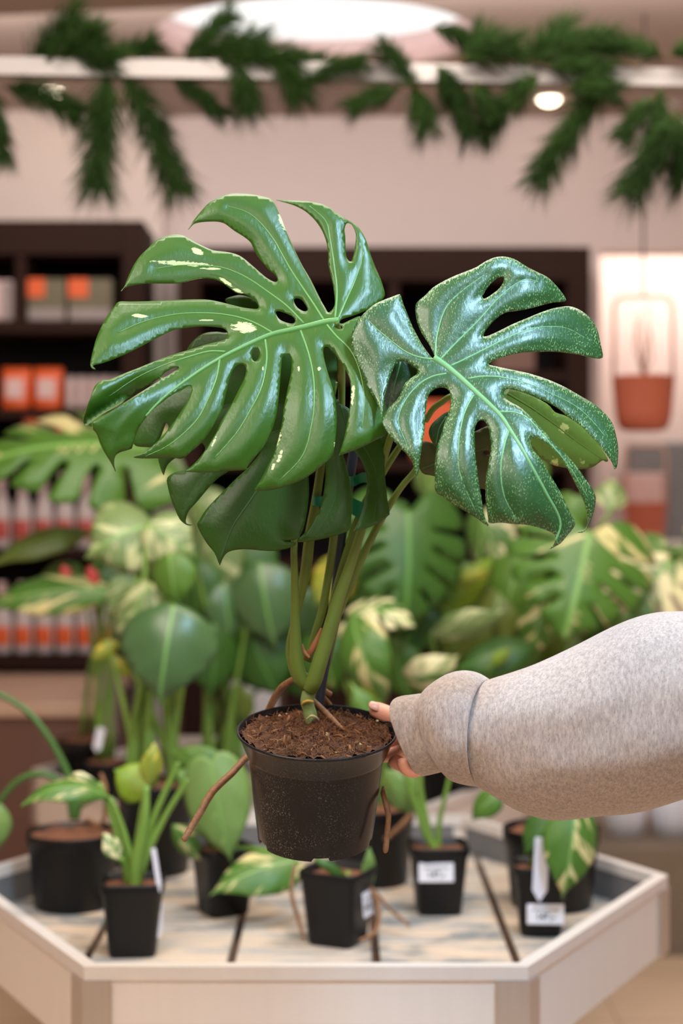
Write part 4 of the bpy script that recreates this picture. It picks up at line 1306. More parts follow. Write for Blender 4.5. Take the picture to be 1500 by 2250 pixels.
def band(pts, w_, name='plant_tie'):
    """flat strap through pixel points"""
    q = crom(pts, 5)
    vs_, fs_ = [], []
    for a_ in q:
        c_ = P(a_[0], a_[1], a_[2]); h_ = w_ / 2 / F * a_[2]
        vs_ += [c_ + Vector((0, 0, h_)), c_ - Vector((0, 0, h_)), c_ + Vector((0, 0.0012, -h_)), c_ + Vector((0, 0.0012, h_))]
    for k in range(len(q) - 1):
        for j in range(4):
            fs_.append((4 * k + j, 4 * k + (j + 1) % 4, 4 * k + 4 + (j + 1) % 4, 4 * k + 4 + j))
    fs_ += [(0, 3, 2, 1), tuple(4 * (len(q) - 1) + j for j in range(4))]
    return mesh(name, vs_, fs_, 'tie', mon, False)


band([(686, 1099, 1.915, 0), (688, 1100, 1.904, 0), (700, 1102, 1.900, 0), (708, 1101, 1.905, 0), (740, 1098, 1.93, 0)], 21)
band([(764, 1056, 1.950, 0), (768, 1058, 1.940, 0), (776, 1057, 1.938, 0), (783, 1055, 1.942, 0), (800, 1049, 1.935, 0), (830, 1058, 1.92, 0)], 22)
band([(760, 1095, 1.95, 0), (772, 1110, 1.93, 0), (786, 1118, 1.925, 0), (806, 1124, 1.915, 0), (826, 1110, 1.92, 0)], 38)

part_tube('aerial_root', [(664, 1500, 1.92, 6), (648, 1494, 1.93, 8), (634, 1500, 1.94, 8), (618, 1512, 1.955, 8), (604, 1532, 1.975, 8), (594, 1552, 1.995, 8), (572, 1600, 2.01, 7.5), (545, 1660, 1.975, 7.5), (533, 1672, 1.955, 7.5), (510, 1698, 1.93, 8), (482, 1724, 1.91, 8), (462, 1746, 1.90, 8.5), (440, 1785, 1.89, 8), (420, 1818, 1.885, 7.5), (406, 1842, 1.88, 7), (403, 1847, 1.88, 4)], 'root')
part_tube('aerial_root', [(688, 1538, 1.93, 5), (706, 1556, 1.925, 6), (725, 1575, 1.915, 6), (742, 1592, 1.902, 5), (756, 1604, 1.892, 2)], 'root')
part_tube('aerial_root', [(705, 1512, 1.96, 7), (718, 1522, 1.962, 7), (727, 1526, 1.964, 6)], 'root')
part_tube('aerial_root', [(705, 1528, 1.965, 6), (722, 1545, 1.975, 5), (735, 1562, 1.98, 4)], 'root')
part_tube('aerial_root', [(842, 1730, 1.90, 3), (842, 1745, 1.885, 5.5), (848, 1768, 1.875, 6.5), (853, 1795, 1.87, 6.5), (850, 1830, 1.87, 6.5), (847, 1865, 1.868, 6.5), (846, 1874, 1.868, 3)], 'root')


# ------------------------------------------------------------------ traced leaves
def traced(name, xf, outline, holes, veins, depth, mats, rib_mat, label=None, step=7.0, patches=(), dens=0.0, quilt=(0.0035, 55.0, 0.008), ribw=(6.0, 2.2), edge_dens=0.0, sub=3):
    """leaf blade whose margin, holes and veins are given in crop pixels; depth(px,py) is its distance in metres"""
    ox, oy, sc = xf
    tr = lambda pts: [(ox + p[0] / sc, oy + p[1] / sc) for p in pts]
    out = [tuple(p) for p in crom(tr(outline), sub, True)]
    hol = [[tuple(p) for p in crom(tr(h), 3, True)] for h in holes]
    vn = [np.array(crom(tr(v_), 6)) for v_ in veins]
    extra = [tuple(q) for v_ in vn for q in v_]
    pt = []
    for (u, v_, ru, rv, an) in patches:
        cx, cy = ox + u / sc, oy + v_ / sc
        pt.append((cx, cy, ru / sc, rv / sc, math.radians(an)))
        n_ = 10
        for i in range(-n_, n_ + 1):
            for j in range(-4, 5):
                a_, b_ = i / n_ * ru / sc * 1.4, j / 4 * rv / sc * 1.4
                extra.append((cx + a_ * math.cos(math.radians(an)) - b_ * math.sin(math.radians(an)), cy + a_ * math.sin(math.radians(an)) + b_ * math.cos(math.radians(an))))
    V_, T_ = fill(out, hol, step, extra=extra, keep=0.32)
    vd = np.full(len(V_), 1e9)
    for v_ in vn:
        vd = np.minimum(vd, seg_dist(V_, v_))
    ed = seg_dist(V_, np.vstack([out, out[:1]]))
    for h_ in hol:
        ed = np.minimum(ed, seg_dist(V_, np.vstack([h_, h_[:1]])))
    qa, qw, qe = quilt
    rel = vd / np.maximum(vd + ed, 1e-6)          # 0 on a vein, 1 on the margin
    wid = np.minimum(vd + ed, 90.0) / 60.0
    off = (-qa * np.sin(PI * np.clip(rel * 1.35, 0, 1)) + qe * np.clip(rel - 0.45, 0, 1) ** 2 * 2.0) * wid
    vs_ = []
    for (x, y), o_ in zip(V_, off):
        vs_.append(P(x, y, depth(x, y) + o_))
    n = (vs_[T_[0][1]] - vs_[T_[0][0]]).cross(vs_[T_[0][2]] - vs_[T_[0][0]])
    F_ = [f[::-1] for f in T_] if n.y > 0 else T_
    o = mesh(name, vs_, F_, list(mats), mon)
    setattr_v(o.data, 'luv', [((x - 750) / 100.0, (y - 1125) / 100.0, 0.0) for x, y in V_], True)
    vp = np.full(len(V_), -1.5)
    for cx, cy, ru, rv, an in pt:
        dx, dy = V_[:, 0] - cx, V_[:, 1] - cy
        a_, b_ = dx * math.cos(an) + dy * math.sin(an), -dx * math.sin(an) + dy * math.cos(an)
        vp = np.maximum(vp, 1.25 - 1.25 * ((a_ / ru) ** 2 + (b_ / rv) ** 2))
    setattr_v(o.data, 'vp', vp)
    setattr_v(o.data, 'dens', dens + edge_dens * np.clip(1 - ed / 22.0, 0, 1))
    sm = o.modifiers.new('thick', 'SOLIDIFY')
    sm.thickness = 0.0006
    sm.offset = -1
    sm.material_offset = 1
    sm.material_offset_rim = 2
    if label:
        o['label'] = label
    rb = MB()
    for i, v_ in enumerate(vn):
        m_ = len(v_)
        w0, w1 = (ribw[0], ribw[0] * 0.3) if i == 0 else (ribw[1], ribw[1] * 0.3)
        pts_ = [P(x, y, depth(x, y) - 0.0002) for x, y in v_]
        rb.tube(pts_, [(w0 + (w1 - w0) * k / (m_ - 1)) / F * 1.8 for k in range(m_)], 8, flat=0.55)
    rb.build('midrib', rib_mat, o, True)
    return o


SC = 1.0 / 1850.0               # metres per pixel near the plant
tanh = math.tanh

# --- big left leaf
A_out = [(1140, 572), (1130, 555), (1110, 520), (1085, 470), (1060, 420), (1030, 370), (1000, 310), (975, 255), (955, 210), (940, 170), (925, 135), (910, 100), (895, 78), (875, 68), (840, 60), (790, 52), (740, 50), (700, 54), (660, 68),
         (620, 90), (590, 120), (565, 150), (548, 172), (540, 187), (527, 207), (529, 208), (545, 190), (560, 181), (600, 175), (650, 174), (680, 180), (700, 192), (730, 215), (770, 240), (800, 265), (815, 295), (830, 325), (850, 350), (880, 385), (905, 405),
         (918, 425), (915, 437), (900, 437), (870, 420), (840, 395), (800, 360), (770, 335), (740, 318), (700, 308), (660, 303), (630, 298), (590, 280), (555, 262), (520, 242), (495, 232), (460, 231), (420, 240), (385, 258), (350, 290), (315, 325),
         (290, 360), (270, 400), (255, 435), (245, 460), (232, 476), (234, 479), (250, 463), (290, 453), (340, 446), (400, 446), (460, 446), (500, 443), (540, 432), (580, 424), (620, 424), (650, 430), (680, 445), (710, 468), (740, 488), (770, 492),
         (800, 505), (825, 528), (835, 545), (830, 557), (800, 556), (760, 550), (720, 540), (680, 530), (640, 521), (600, 516), (540, 516), (480, 518), (420, 521), (340, 524), (270, 525), (222, 526), (200, 550), (170, 590), (145, 635), (122, 690),
         (108, 740), (98, 785), (97, 803), (105, 818), (117, 822), (118, 819), (109, 811), (112, 804), (150, 795), (200, 778), (260, 752), (320, 722), (380, 690), (430, 665), (470, 648), (520, 640), (580, 634), (640, 636), (680, 642), (695, 655), (700, 670),
         (695, 685), (680, 695), (640, 705), (600, 715), (560, 728), (520, 740), (470, 755), (420, 772), (360, 795), (300, 820), (260, 835), (220, 852), (180, 868), (150, 871), (130, 882), (112, 905), (95, 950), (78, 1000), (65, 1045), (75, 1067),
         (90, 1068), (104, 1074), (103, 1052), (150, 1018), (210, 983), (300, 925), (360, 888), (398, 864), (402, 870), (362, 896), (303, 933), (214, 990), (153, 1027), (109, 1056), (108, 1076), (110, 1090), (125, 1108), (140, 1150), (160, 1190), (185, 1230), (206, 1270), (209, 1271), (202, 1240), (205, 1208), (225, 1189), (268, 1176), (282, 1165), (300, 1100), (330, 1050), (370, 1003), (420, 962), (460, 933), (510, 907), (530, 896),
         (542, 902), (538, 925), (525, 960), (500, 1000), (470, 1045), (440, 1085), (410, 1120), (380, 1150), (350, 1175), (320, 1195), (290, 1206), (293, 1212), (330, 1215), (400, 1214), (450, 1211), (500, 1215), (540, 1185), (580, 1150), (620, 1100),
         (650, 1050), (670, 1020), (680, 985), (690, 940), (700, 900), (710, 860), (725, 825), (745, 803), (765, 799), (778, 812), (780, 835), (770, 870), (750, 910), (730, 950), (712, 985), (690, 1020), (670, 1055), (650, 1100), (620, 1150), (590, 1195), (560, 1232),
         (530, 1260), (513, 1272), (560, 1276), (620, 1277), (690, 1270), (740, 1268), (780, 1265), (790, 1258), (785, 1254), (820, 1210), (860, 1160), (890, 1100), (905, 1060), (915, 1020), (922, 970), (927, 920), (930, 880), (935, 820), (938, 780), (945, 762),
         (960, 757), (975, 765), (980, 785), (980, 820), (975, 855), (965, 900), (955, 950), (945, 1000), (940, 1050), (925, 1120), (905, 1190), (880, 1240), (850, 1300), (819, 1350), (822, 1355), (870, 1356), (930, 1345), (990, 1325), (1050, 1295), (1100, 1258),
         (1140, 1225), (1157, 1205), (1165, 1185), (1175, 1120), (1180, 1050), (1175, 980), (1165, 920), (1150, 870), (1135, 820), (1124, 775), (1120, 740), (1126, 724), (1142, 724), (1160, 735), (1172, 752), (1187, 780), (1205, 800), (1225, 840), (1238, 880),
         (1240, 940), (1235, 1000), (1225, 1060), (1210, 1130), (1190, 1198), (1196, 1200), (1250, 1182), (1310, 1155), (1360, 1130), (1395, 1110), (1398, 1080), (1390, 1000), (1380, 900), (1360, 800), (1330, 720), (1300, 660), (1290, 610), (1280, 590),
         (1240, 605), (1205, 622), (1192, 618), (1200, 603), (1235, 591), (1270, 580), (1310, 562), (1350, 540), (1385, 510), (1390, 488), (1380, 450), (1365, 410), (1345, 365), (1325, 310), (1310, 260), (1290, 220), (1265, 190), (1225, 165), (1180, 135),
         (1140, 108), (1100, 92), (1040, 84), (985, 81), (920, 78), (918, 80), (985, 100), (1040, 128), (1085, 170), (1115, 215), (1135, 270), (1142, 330), (1141, 357), (1150, 400), (1162, 450), (1170, 510), (1168, 545), (1152, 568)]
A_holes = [[(1232, 180), (1247, 190), (1262, 225), (1262, 260), (1255, 310), (1245, 345), (1235, 348), (1222, 330), (1218, 290), (1217, 240), (1213, 210), (1220, 186)],
           [(992, 515), (1005, 510), (1025, 518), (1045, 545), (1050, 562), (1035, 568), (1010, 555), (995, 535)],
           [(912, 570), (925, 567), (960, 578), (990, 595), (996, 612), (985, 622), (960, 618), (930, 605), (915, 585)],
           [(822, 731), (835, 735), (840, 755), (832, 780), (818, 788), (808, 778), (806, 755), (811, 738)],
           [(406, 859), (425, 838), (450, 822), (470, 813), (484, 815), (480, 822), (462, 833), (430, 854)],
           [(1172, 632), (1185, 627), (1200, 632), (1202, 642), (1190, 647), (1176, 641)]]
A_veins = [[(1190, 608), (1130, 615), (1060, 632), (980, 650), (900, 668), (820, 700), (740, 738), (680, 768), (600, 815), (520, 870), (440, 930), (380, 985), (340, 1030)],
           [(1122, 607), (1080, 540), (1040, 480), (980, 390), (940, 320), (900, 250), (840, 175), (780, 130), (700, 105)],
           [(1035, 622), (960, 545), (880, 485), (800, 430), (720, 390), (640, 370), (500, 365), (380, 380)],
           [(895, 662), (830, 625), (760, 598), (680, 582), (600, 576), (480, 580), (340, 610), (220, 660)],
           [(690, 746), (620, 745), (540, 765), (420, 805), (300, 860), (180, 940)],
           [(665, 777), (655, 840), (640, 890), (610, 960), (560, 1050), (450, 1150), (340, 1205)],
           [(865, 692), (872, 760), (865, 830), (845, 910), (800, 1000), (740, 1100), (640, 1215)],
           [(1020, 652), (1045, 720), (1065, 790), (1078, 870), (1080, 960), (1070, 1060), (1030, 1200), (930, 1310)],
           [(1135, 627), (1180, 680), (1240, 740), (1280, 830), (1300, 950), (1290, 1080)],
           [(1172, 603), (1180, 480), (1170, 380), (1150, 250), (1130, 170), (1060, 105)],
           [(1185, 603), (1220, 520), (1260, 430), (1290, 330), (1285, 250)]]
A_patch = [(505, 358, 150, 13, 3), (568, 305, 36, 17, 25), (625, 381, 50, 6, 2), (690, 437, 40, 10, 35), (745, 478, 30, 9, 25), (312, 588, 40, 10, 5), (940, 175, 14, 48, -22), (923, 1130, 11, 52, 22), (930, 1205, 9, 38, 20),
           (1250, 930, 9, 60, 5), (772, 639, 64, 27, 8), (610, 607, 40, 4, 0), (1012, 820, 6, 14, 0), (1102, 820, 9, 12, 0), (560, 430, 60, 6, -12), (640, 1140, 6, 30, 25), (855, 820, 4, 10, 0), (1170, 1160, 5, 25, 0), (900, 1250, 8, 20, 20)]


def ramp(v, k):
    """0 below zero, then easing into a straight slope"""
    return v * v / (v + k) if v > 0 else 0.0


def dA(x, y):
    up_ = (735 - y) * SC
    al = (740 - x) * SC
    d_ = 1.795 + 0.078 * tanh((up_ + 0.01) / 0.115)
    d_ -= 0.55 * max(0, al) ** 2           # tip reaches towards the viewer
    d_ += 0.10 * ramp((860 - 0 - 860 + y - 860) * SC, 0.05)
    d_ += 2.0 * ramp(up_ - 0.07, 0.05) ** 2
    d_ += 0.25 * ramp((x - 730) * SC, 0.03)
    if x < 385:                             # the two tip lobes overlap along a fold
        s_ = (-0.519 * (x - 203.5) - 0.855 * (y - 922)) * SC      # above the fold > 0
        fa = min(1.0, (385 - x) / 90.0)
        if s_ > 0:
            d_ += fa * 0.030 * math.exp(-(s_ / 0.016) ** 1.5)
        else:
            d_ -= fa * 0.012 * math.exp(-(-s_ / 0.022) ** 1.5)
            m_ = (0.56 * (x - 330) + 0.83 * (y - 910)) * SC       # beyond the midrib the lobe folds back
            d_ += fa * 0.75 * ramp(m_ - 0.010, 0.012)
    return d_


traced('leaf', (150, 400, 2.0), A_out, A_holes, A_veins, dA, ('leafA', 'under', 'rim'), 'rib', 'big deep green leaf with long lobes and a few cream patches', patches=A_patch, dens=-0.1, quilt=(0.0020, 55, 0.008), ribw=(7.5, 2.6))

# --- speckled right leaf
B_out = [(500, 574), (480, 550), (455, 515), (430, 470), (410, 430), (390, 380), (370, 330), (360, 298), (350, 294), (320, 305), (280, 320), (240, 340), (200, 375), (170, 410), (150, 450), (143, 490), (148, 540), (165, 580), (180, 620),
         (200, 670), (225, 720), (250, 760), (268, 805), (276, 832), (282, 800), (286, 760), (300, 700), (320, 640), (335, 605), (355, 588), (380, 590), (405, 602), (425, 618), (434, 632), (430, 645), (400, 665), (375, 690), (360, 730), (340, 760),
         (310, 790), (285, 825), (275, 855), (300, 900), (340, 950), (380, 990), (405, 1020), (420, 1060), (429, 1100), (433, 1098), (440, 1060), (446, 1010), (455, 950), (465, 890), (470, 820), (476, 760), (484, 735), (500, 718), (520, 706), (545, 703),
         (565, 710), (578, 730), (580, 760), (575, 800), (560, 840), (545, 880), (535, 920), (520, 960), (512, 1010), (510, 1080), (512, 1155), (540, 1180), (590, 1215), (640, 1245), (690, 1275), (728, 1303), (744, 1312), (745, 1305), (733, 1285), (720, 1230),
         (712, 1170), (702, 1120), (695, 1060), (688, 1000), (685, 940), (685, 890), (695, 858), (710, 848), (730, 852), (745, 880), (752, 920), (757, 960), (752, 1000), (745, 1040), (735, 1090), (732, 1150), (735, 1220), (743, 1275), (750, 1300),
         (800, 1297), (860, 1303), (920, 1308), (970, 1320), (1010, 1335), (1035, 1350), (1040, 1370), (1030, 1395), (1014, 1412), (1020, 1412), (1042, 1400), (1065, 1385), (1090, 1355), (1115, 1325), (1127, 1300), (1115, 1270), (1090, 1220), (1060, 1160), (1030, 1110),
         (1000, 1060), (970, 1010), (945, 980), (932, 950), (932, 930), (945, 925), (975, 932), (1010, 955), (1040, 985), (1070, 1020), (1100, 1070), (1130, 1130), (1160, 1190), (1180, 1260), (1182, 1300), (1170, 1328), (1140, 1338), (1142, 1341), (1166, 1336),
         (1190, 1300), (1210, 1240), (1217, 1190), (1205, 1155), (1175, 1110), (1140, 1060), (1090, 1000), (1040, 950), (1000, 905), (960, 862), (925, 825), (885, 790), (845, 768), (820, 750), (812, 728), (825, 710), (850, 712), (900, 725), (950, 745),
         (1000, 765), (1060, 800), (1100, 835), (1150, 870), (1200, 920), (1240, 965), (1270, 1005), (1290, 1035), (1298, 1060), (1303, 1060), (1310, 1050), (1315, 1010), (1315, 960), (1305, 910), (1290, 860), (1260, 820), (1210, 775), (1150, 740), (1080, 700),
         (1000, 665), (920, 640), (850, 625), (780, 610), (747, 602), (755, 592), (775, 582), (810, 570), (860, 555), (920, 548), (980, 546), (1040, 546), (1100, 552), (1150, 560), (1200, 572), (1247, 572), (1240, 520), (1230, 470), (1215, 430), (1195, 400),
         (1160, 370), (1120, 350), (1085, 346), (1030, 355), (970, 375), (910, 400), (850, 425), (790, 455), (745, 475), (725, 478), (725, 470), (735, 450), (765, 415), (800, 385), (830, 372), (880, 365), (930, 355), (980, 342), (1030, 330), (1082, 324),
         (1083, 308), (1060, 275), (1030, 240), (1000, 215), (960, 195), (920, 175), (880, 150), (850, 135), (810, 127), (770, 132), (730, 150), (690, 175), (640, 195), (590, 215), (540, 240), (500, 265), (465, 300), (435, 325), (424, 350), (428, 400), (445, 450),
         (465, 485), (485, 515), (500, 545), (508, 566)]
B_holes = [[(720, 305), (725, 290), (745, 260), (775, 230), (800, 217), (814, 222), (808, 245), (790, 270), (765, 290), (740, 307), (725, 312)]]
B_veins = [[(506, 572), (560, 610), (620, 660), (680, 715), (740, 770), (800, 830), (840, 890), (890, 970), (940, 1060), (1000, 1170), (1060, 1290), (1040, 1380)],
           [(510, 580), (440, 570), (380, 545), (320, 500), (260, 450), (220, 410)], [(562, 642), (500, 655), (440, 690), (380, 760), (350, 850), (390, 960)],
           [(680, 735), (650, 790), (630, 850), (615, 950), (620, 1080), (690, 1250)], [(835, 890), (815, 960), (800, 1060), (815, 1180), (870, 1285)],
           [(795, 810), (870, 815), (930, 850), (1000, 930), (1100, 1050), (1190, 1200)], [(655, 665), (720, 655), (800, 658), (900, 680), (1000, 720), (1150, 800), (1270, 930)],
           [(580, 608), (650, 575), (740, 530), (850, 475), (960, 440), (1080, 440), (1180, 490)], [(535, 580), (600, 510), (700, 410), (800, 300), (900, 230), (970, 240)],
           [(512, 572), (520, 470), (560, 350), (640, 270), (740, 200)]]


def dB(x, y):
    up_ = (905 - y) * SC
    q_ = ((x - 978) * -0.797 + (y - 787) * 0.603) * SC       # across the midrib
    d_ = 1.735 + 0.080 * tanh(up_ / 0.14) + 0.55 * q_ * q_
    d_ += 0.45 * ramp((y - 980) * SC, 0.08)
    d_ -= 0.12 * ramp((930 - x) * SC, 0.05)
    d_ += 0.6 * ramp((x - 1140) * SC, 0.06)
    return d_


traced('leaf', (700, 500, 2.0), B_out, B_holes, B_veins, dB, ('leafB', 'under', 'rim'), 'ribB', 'blue-green leaf finely speckled with cream all over', dens=0.14, quilt=(0.0026, 55, 0.008), ribw=(8.0, 2.4), edge_dens=0.35)

# --- shaded leaf hanging behind the big left one
C_out = [(1395, 1090), (1400, 1112), (1393, 1160), (1390, 1220), (1392, 1300), (1400, 1380), (1411, 1450), (1406, 1466), (1360, 1500), (1300, 1525), (1258, 1535), (1256, 1530), (1270, 1500), (1295, 1430), (1310, 1350), (1310, 1290), (1290, 1230), (1258, 1182), (1240, 1165), (1222, 1168),
         (1208, 1195), (1218, 1235), (1232, 1290), (1245, 1360), (1247, 1430), (1240, 1500), (1233, 1530), (1180, 1552), (1100, 1572), (1030, 1582), (956, 1579), (955, 1576), (1000, 1570), (1040, 1540), (1080, 1480), (1110, 1420), (1125, 1340), (1130, 1280), (1127, 1235), (1110, 1190), (1085, 1185), (1062, 1225),
         (1056, 1290), (1058, 1340), (1055, 1400), (1045, 1470), (1030, 1530), (1003, 1580), (1000, 1592), (980, 1605), (930, 1618), (870, 1621), (800, 1615), (750, 1615), (705, 1625), (682, 1648), (668, 1680), (663, 1680), (642, 1630), (610, 1590), (580, 1540), (566, 1505), (575, 1485), (600, 1445), (640, 1400), (690, 1350),
         (740, 1300), (790, 1255), (835, 1200), (845, 1170), (825, 1165), (790, 1200), (740, 1245), (700, 1275), (660, 1300), (620, 1340), (570, 1400), (530, 1445), (517, 1480), (520, 1500), (545, 1507), (530, 1510), (512, 1503), (488, 1480), (465, 1430), (450, 1390), (437, 1340), (434, 1300), (470, 1275), (520, 1262), (560, 1230), (600, 1180), (590, 1150), (560, 1150),
         (510, 1190), (460, 1220), (432, 1250), (421, 1285), (416, 1285), (404, 1255), (394, 1210), (398, 1170), (420, 1130), (440, 1080), (430, 1060), (410, 1110), (385, 1158), (340, 1165), (285, 1150), (300, 1060), (350, 1000), (440, 930), (540, 890), (600, 850), (560, 800), (520, 748), (545, 702), (590, 667),
         (650, 658), (697, 662), (760, 640), (740, 580), (688, 522), (720, 503), (770, 498), (835, 528), (900, 600), (1000, 650), (1100, 690), (1165, 740), (1181, 790), (1178, 860), (1170, 920), (1185, 965), (1225, 990), (1300, 1040)]
C_veins = [[(1190, 960), (1100, 1020), (1000, 1120), (900, 1250), (800, 1400), (720, 1520), (668, 1660)], [(1195, 980), (1230, 1080), (1320, 1200), (1360, 1330), (1340, 1490)], [(1150, 1000), (1160, 1150), (1180, 1300), (1160, 1420), (1080, 1560)],
           [(1050, 1070), (900, 1100), (760, 1180), (600, 1290), (500, 1440)], [(1100, 1010), (950, 980), (800, 960), (600, 1020), (420, 1180)]]


def dC(x, y):
    up_ = (1080 - y) * SC
    return 1.852 + 0.018 * tanh(up_ / 0.08) + 0.05 * max(0, (900 - x) * SC) ** 2 * 4 + (0.02 if x > 770 else 0) * min(1, (x - 770) / 60.0)


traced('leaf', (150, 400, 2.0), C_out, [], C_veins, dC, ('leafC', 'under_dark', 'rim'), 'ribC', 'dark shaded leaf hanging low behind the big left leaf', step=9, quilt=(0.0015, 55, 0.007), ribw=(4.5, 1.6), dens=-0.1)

# --- leaf behind the speckled one, its yellow-green underside showing
D_out = [(815, 712), (900, 725), (1000, 772), (1040, 812), (1100, 835), (1200, 915), (1268, 1012), (1262, 1030), (1245, 1024), (1200, 1055), (1140, 1062), (1060, 1052), (1000, 1030), (950, 995), (922, 955), (900, 900), (850, 850), (790, 780)]
D_veins = [[(830, 730), (930, 790), (1030, 860), (1120, 930), (1240, 1015)]]
dD = lambda x, y: 1.822 + 0.04 * ((x - 1150) * SC) / 0.1 + 0.10 * (y - 960) * SC
traced('leaf', (700, 500, 2.0), D_out, [], D_veins, dD, ('under', 'leafB', 'rim'), 'under', 'yellow-green underside of a leaf showing behind the speckled leaf', step=9, quilt=(0.002, 55, 0.006), ribw=(2.5, 1.5))
E_out = [(330, 570), (400, 590), (450, 640), (430, 700), (370, 760), (345, 800), (300, 850), (278, 930), (262, 900), (240, 830), (215, 740), (200, 640), (260, 580)]
dE = lambda x, y: 1.80 + 0.25 * (900 - y) * SC * 0.6
traced('leaf', (700, 500, 2.0), E_out, [], [[(360, 590), (330, 700), (285, 880)]], dE, ('leafB', 'under', 'rim'), 'ribB', 'small leaf lobe between the two big leaves', step=9, dens=-0.12, quilt=(0.002, 55, 0.006), ribw=(2.0, 1.2))
F_out = [(440, 948), (470, 938), (520, 950), (600, 935), (700, 890), (770, 870), (800, 960), (790, 1080), (745, 1145), (690, 1142), (600, 1115), (505, 1092), (452, 1076), (432, 1010)]
dF = lambda x, y: 1.862 - 0.15 * (1010 - y) * SC
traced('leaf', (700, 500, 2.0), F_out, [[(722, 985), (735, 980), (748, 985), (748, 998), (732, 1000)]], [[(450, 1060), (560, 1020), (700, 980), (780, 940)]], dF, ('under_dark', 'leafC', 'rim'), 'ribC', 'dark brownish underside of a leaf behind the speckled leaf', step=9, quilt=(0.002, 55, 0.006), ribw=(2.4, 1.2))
G_out = [(483, 903), (492, 870), (520, 840), (568, 808), (600, 830), (590, 900), (560, 960), (520, 968), (496, 940)]
traced('leaf', (700, 500, 2.0), G_out, [], [[(560, 830), (530, 880), (515, 950)]], lambda x, y: 1.845, ('leafB', 'under', 'rim'), 'ribB', 'small green leaf piece under the speckled leaf', step=9, dens=-0.05, quilt=(0.002, 55, 0.005), ribw=(1.5, 1.0))

# ================================================================== THE PERSON'S ARM
per = thing('person', P(1150, 1650, 1.86), 'person in a heather grey sweatshirt reaching in from the right to hold the pot', 'person')


def skin_body(name, chains, parent, mat, levels=2):
    """one continuous limb grown over joints: chains of (x,y,z,r); a chain may start with the index of an earlier vertex"""
    vs_, es_, rs_ = [], [], []
    for ch in chains:
        prev = None
        for q in ch:
            if isinstance(q, int):
                prev = q
                continue
            vs_.append(P(q[0], q[1], q[2])); rs_.append(q[3] / F * q[2])
            i = len(vs_) - 1
            if prev is not None:
                es_.append((prev, i))
            prev = i
    me = bpy.data.meshes.new(name)
    me.from_pydata([tuple(v_) for v_ in vs_], es_, [])
    me.materials.append(M[mat])
    o = bpy.data.objects.new(name, me)
    COL.objects.link(o)
    attach(o, parent)
    sk = o.modifiers.new('skin', 'SKIN')
    sk.use_smooth_shade = True
    for sv, r_ in zip(me.skin_vertices[0].data, rs_):
        sv.radius = (r_, r_)
    me.skin_vertices[0].data[0].use_root = True
    ss = o.modifiers.new('sub', 'SUBSURF')
    ss.levels = ss.render_levels = levels
    return o


ch = [[(990, 1610, 1.865, 42), (940, 1608, 1.868, 44), (915, 1606, 1.885, 44)],                            # 0-2 wrist, palm
      [2, (888, 1588, 1.905, 23), (866, 1576, 1.925, 21.5), (842, 1566, 1.935, 21), (824, 1558, 1.940, 19), (813, 1554, 1.942, 14)],   # thumb 3-7
      [2, (900, 1615, 1.925, 19), (880, 1630, 1.955, 17), (850, 1642, 1.975, 16), (820, 1650, 1.985, 14)],       # index, behind the pot
      [2, (903, 1632, 1.915, 19), (888, 1648, 1.94, 17), (860, 1658, 1.955, 16), (832, 1664, 1.965, 14)],        # middle
      [1, (930, 1652, 1.885, 20), (908, 1684, 1.90, 19), (884, 1682, 1.90, 18), (866, 1672, 1.90, 17.5), (856, 1664, 1.90, 14)],     # ring
      [1, (938, 1664, 1.868, 19), (912, 1697, 1.866, 18), (892, 1694, 1.864, 17.5), (886, 1676, 1.862, 17.5), (884, 1664, 1.862, 14.5)],     # little
      [0, (1060, 1612, 1.86, 46), (1180, 1616, 1.855, 62), (1320, 1600, 1.845, 74), (1480, 1560, 1.835, 80), (1700, 1530, 1.82, 86), (1960, 1500, 1.80, 90)]]
body = skin_body('hand_and_forearm', ch, per, 'skin')
nm_ = Matrix.Translation(P(823, 1552, 1.9305)) @ Matrix.Rotation(0.42, 4, 'Y') @ Matrix.Rotation(0.75, 4, 'X')
nv, nf = [], []
for k in range(7):
    ph = PI / 2 * k / 6
    for j in range(24):
        a_ = 2 * PI * j / 24
        ca, sa = math.cos(a_), math.sin(a_)
        nv.append(nm_ @ Vector((0.0085 * math.copysign(abs(ca) ** 0.7, ca) * math.cos(ph), 0.0068 * math.copysign(abs(sa) ** 0.8, sa) * math.cos(ph), 0.0036 * math.sin(ph))))
for k in range(6):
    for j in range(24):
        nf.append((k * 24 + j, k * 24 + (j + 1) % 24, (k + 1) * 24 + (j + 1) % 24, (k + 1) * 24 + j))
nf.append(tuple(range(23, -1, -1)))
mesh('thumbnail', nv, nf, 'nail', per)


def sleeve_rings(st, n=72, wr=0.0, seed=0.0):
    """st: (Tx,Ty,Bx,By, depth, semi-depth m, front shift px, power)"""
    vs_, fs_ = [], []
    for k, (tx, ty, bx, by, d_, sd, fs) in enumerate(st):
        for j in range(n):
            a_ = 2 * PI * j / n
            c_, s_ = math.cos(a_), math.sin(a_)
            ce = math.copysign(abs(c_) ** 0.9, c_)
            x = (tx + bx) / 2 + (tx - bx) / 2 * ce
            y = (ty + by) / 2 + (ty - by) / 2 * ce
            x += fs * max(s_, -0.4) * (1.0 if sd > 0.0405 else 0.6 + 0.4 * c_)
            p = P(x, y, d_ - sd * s_)
            if wr:
                nn = noise.noise(Vector((x / 190 + seed, y / 110 + 0.003 * x, s_ * 1.0))) + 0.3 * noise.noise(Vector((x / 90 - y / 120, y / 110, seed)))
                p += Vector((0, -1, 0)) * nn * wr * abs(s_)
            vs_.append(p)
    for k in range(len(st) - 1):
        for j in range(n):
            fs_.append((k * n + j, k * n + (j + 1) % n, (k + 1) * n + (j + 1) % n, (k + 1) * n + j))
    return vs_, fs_


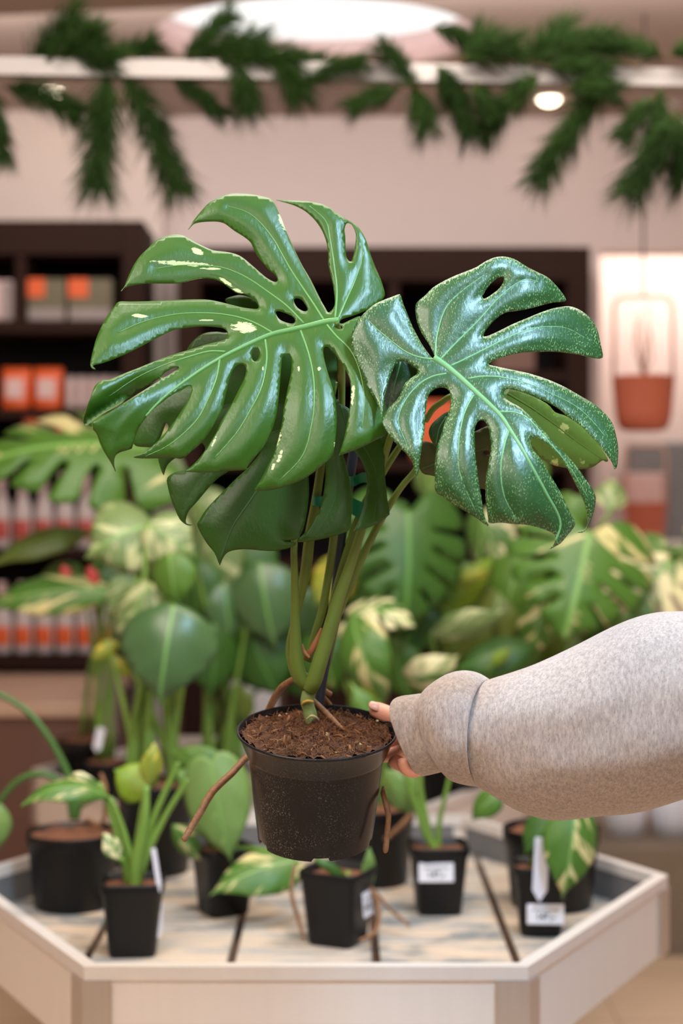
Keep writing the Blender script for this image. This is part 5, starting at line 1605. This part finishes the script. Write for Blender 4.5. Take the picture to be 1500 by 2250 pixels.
def interp(st, k=4):
    return [tuple(q) for q in crom(st, k)]


main = interp([(1005, 1530, 1000, 1680, 1.862, 0.036, -30), (1040, 1512, 1022, 1705, 1.860, 0.046, -30), (1073, 1494, 1050, 1727, 1.858, 0.056, -28), (1125, 1477, 1090, 1753, 1.855, 0.066, -24), (1178, 1458, 1140, 1783, 1.852, 0.075, -18),
               (1260, 1420, 1215, 1803, 1.848, 0.086, -10), (1356, 1372, 1308, 1795, 1.842, 0.096, -5), (1428, 1348, 1404, 1785, 1.838, 0.10, 0), (1500, 1343, 1500, 1757, 1.834, 0.10, 0), (1610, 1348, 1630, 1715, 1.828, 0.098, 0),
               (1780, 1340, 1800, 1690, 1.815, 0.098, 0), (1960, 1320, 1980, 1690, 1.80, 0.10, 0)], 6)
vs, fs = sleeve_rings(main, 96, 0.006, 2.0)
slv = mesh('sweatshirt_sleeve', vs, fs, 'heather', per)
inner = interp([(925, 1545, 960, 1680, 1.868, 0.030, -30), (905, 1540, 935, 1690, 1.870, 0.032, -36), (884, 1536, 920, 1700, 1.872, 0.034, -42), (876, 1533, 916, 1706, 1.873, 0.0355, -42), (884, 1529, 922, 1707, 1.872, 0.037, -38), (905, 1526, 943, 1703, 1.869, 0.039, -34), (940, 1522, 968, 1697, 1.866, 0.040, -30), (975, 1522, 990, 1690, 1.864, 0.038, -26)], 4)
vs, fs = sleeve_rings(inner, 80, 0.002, 5.0)
mesh('cuff', vs, fs, 'heather', slv)
fold = interp([(955, 1530, 978, 1668, 1.866, 0.036, -26), (936, 1522, 970, 1676, 1.865, 0.042, -30), (948, 1505, 974, 1686, 1.864, 0.049, -34), (982, 1482, 992, 1714, 1.861, 0.057, -36), (1015, 1473, 1022, 1725, 1.859, 0.061, -36), (1045, 1477, 1045, 1728, 1.858, 0.062, -32), (1066, 1489, 1054, 1727, 1.857, 0.062, -36),
               (1071, 1496, 1054, 1722, 1.857, 0.060, -36), (1064, 1503, 1048, 1712, 1.857, 0.055, -34), (1045, 1512, 1035, 1702, 1.858, 0.048, -32)], 4)
vs, fs = sleeve_rings(fold, 80, 0.004, 9.0)
mesh('folded_cuff', vs, fs, 'heather', slv)
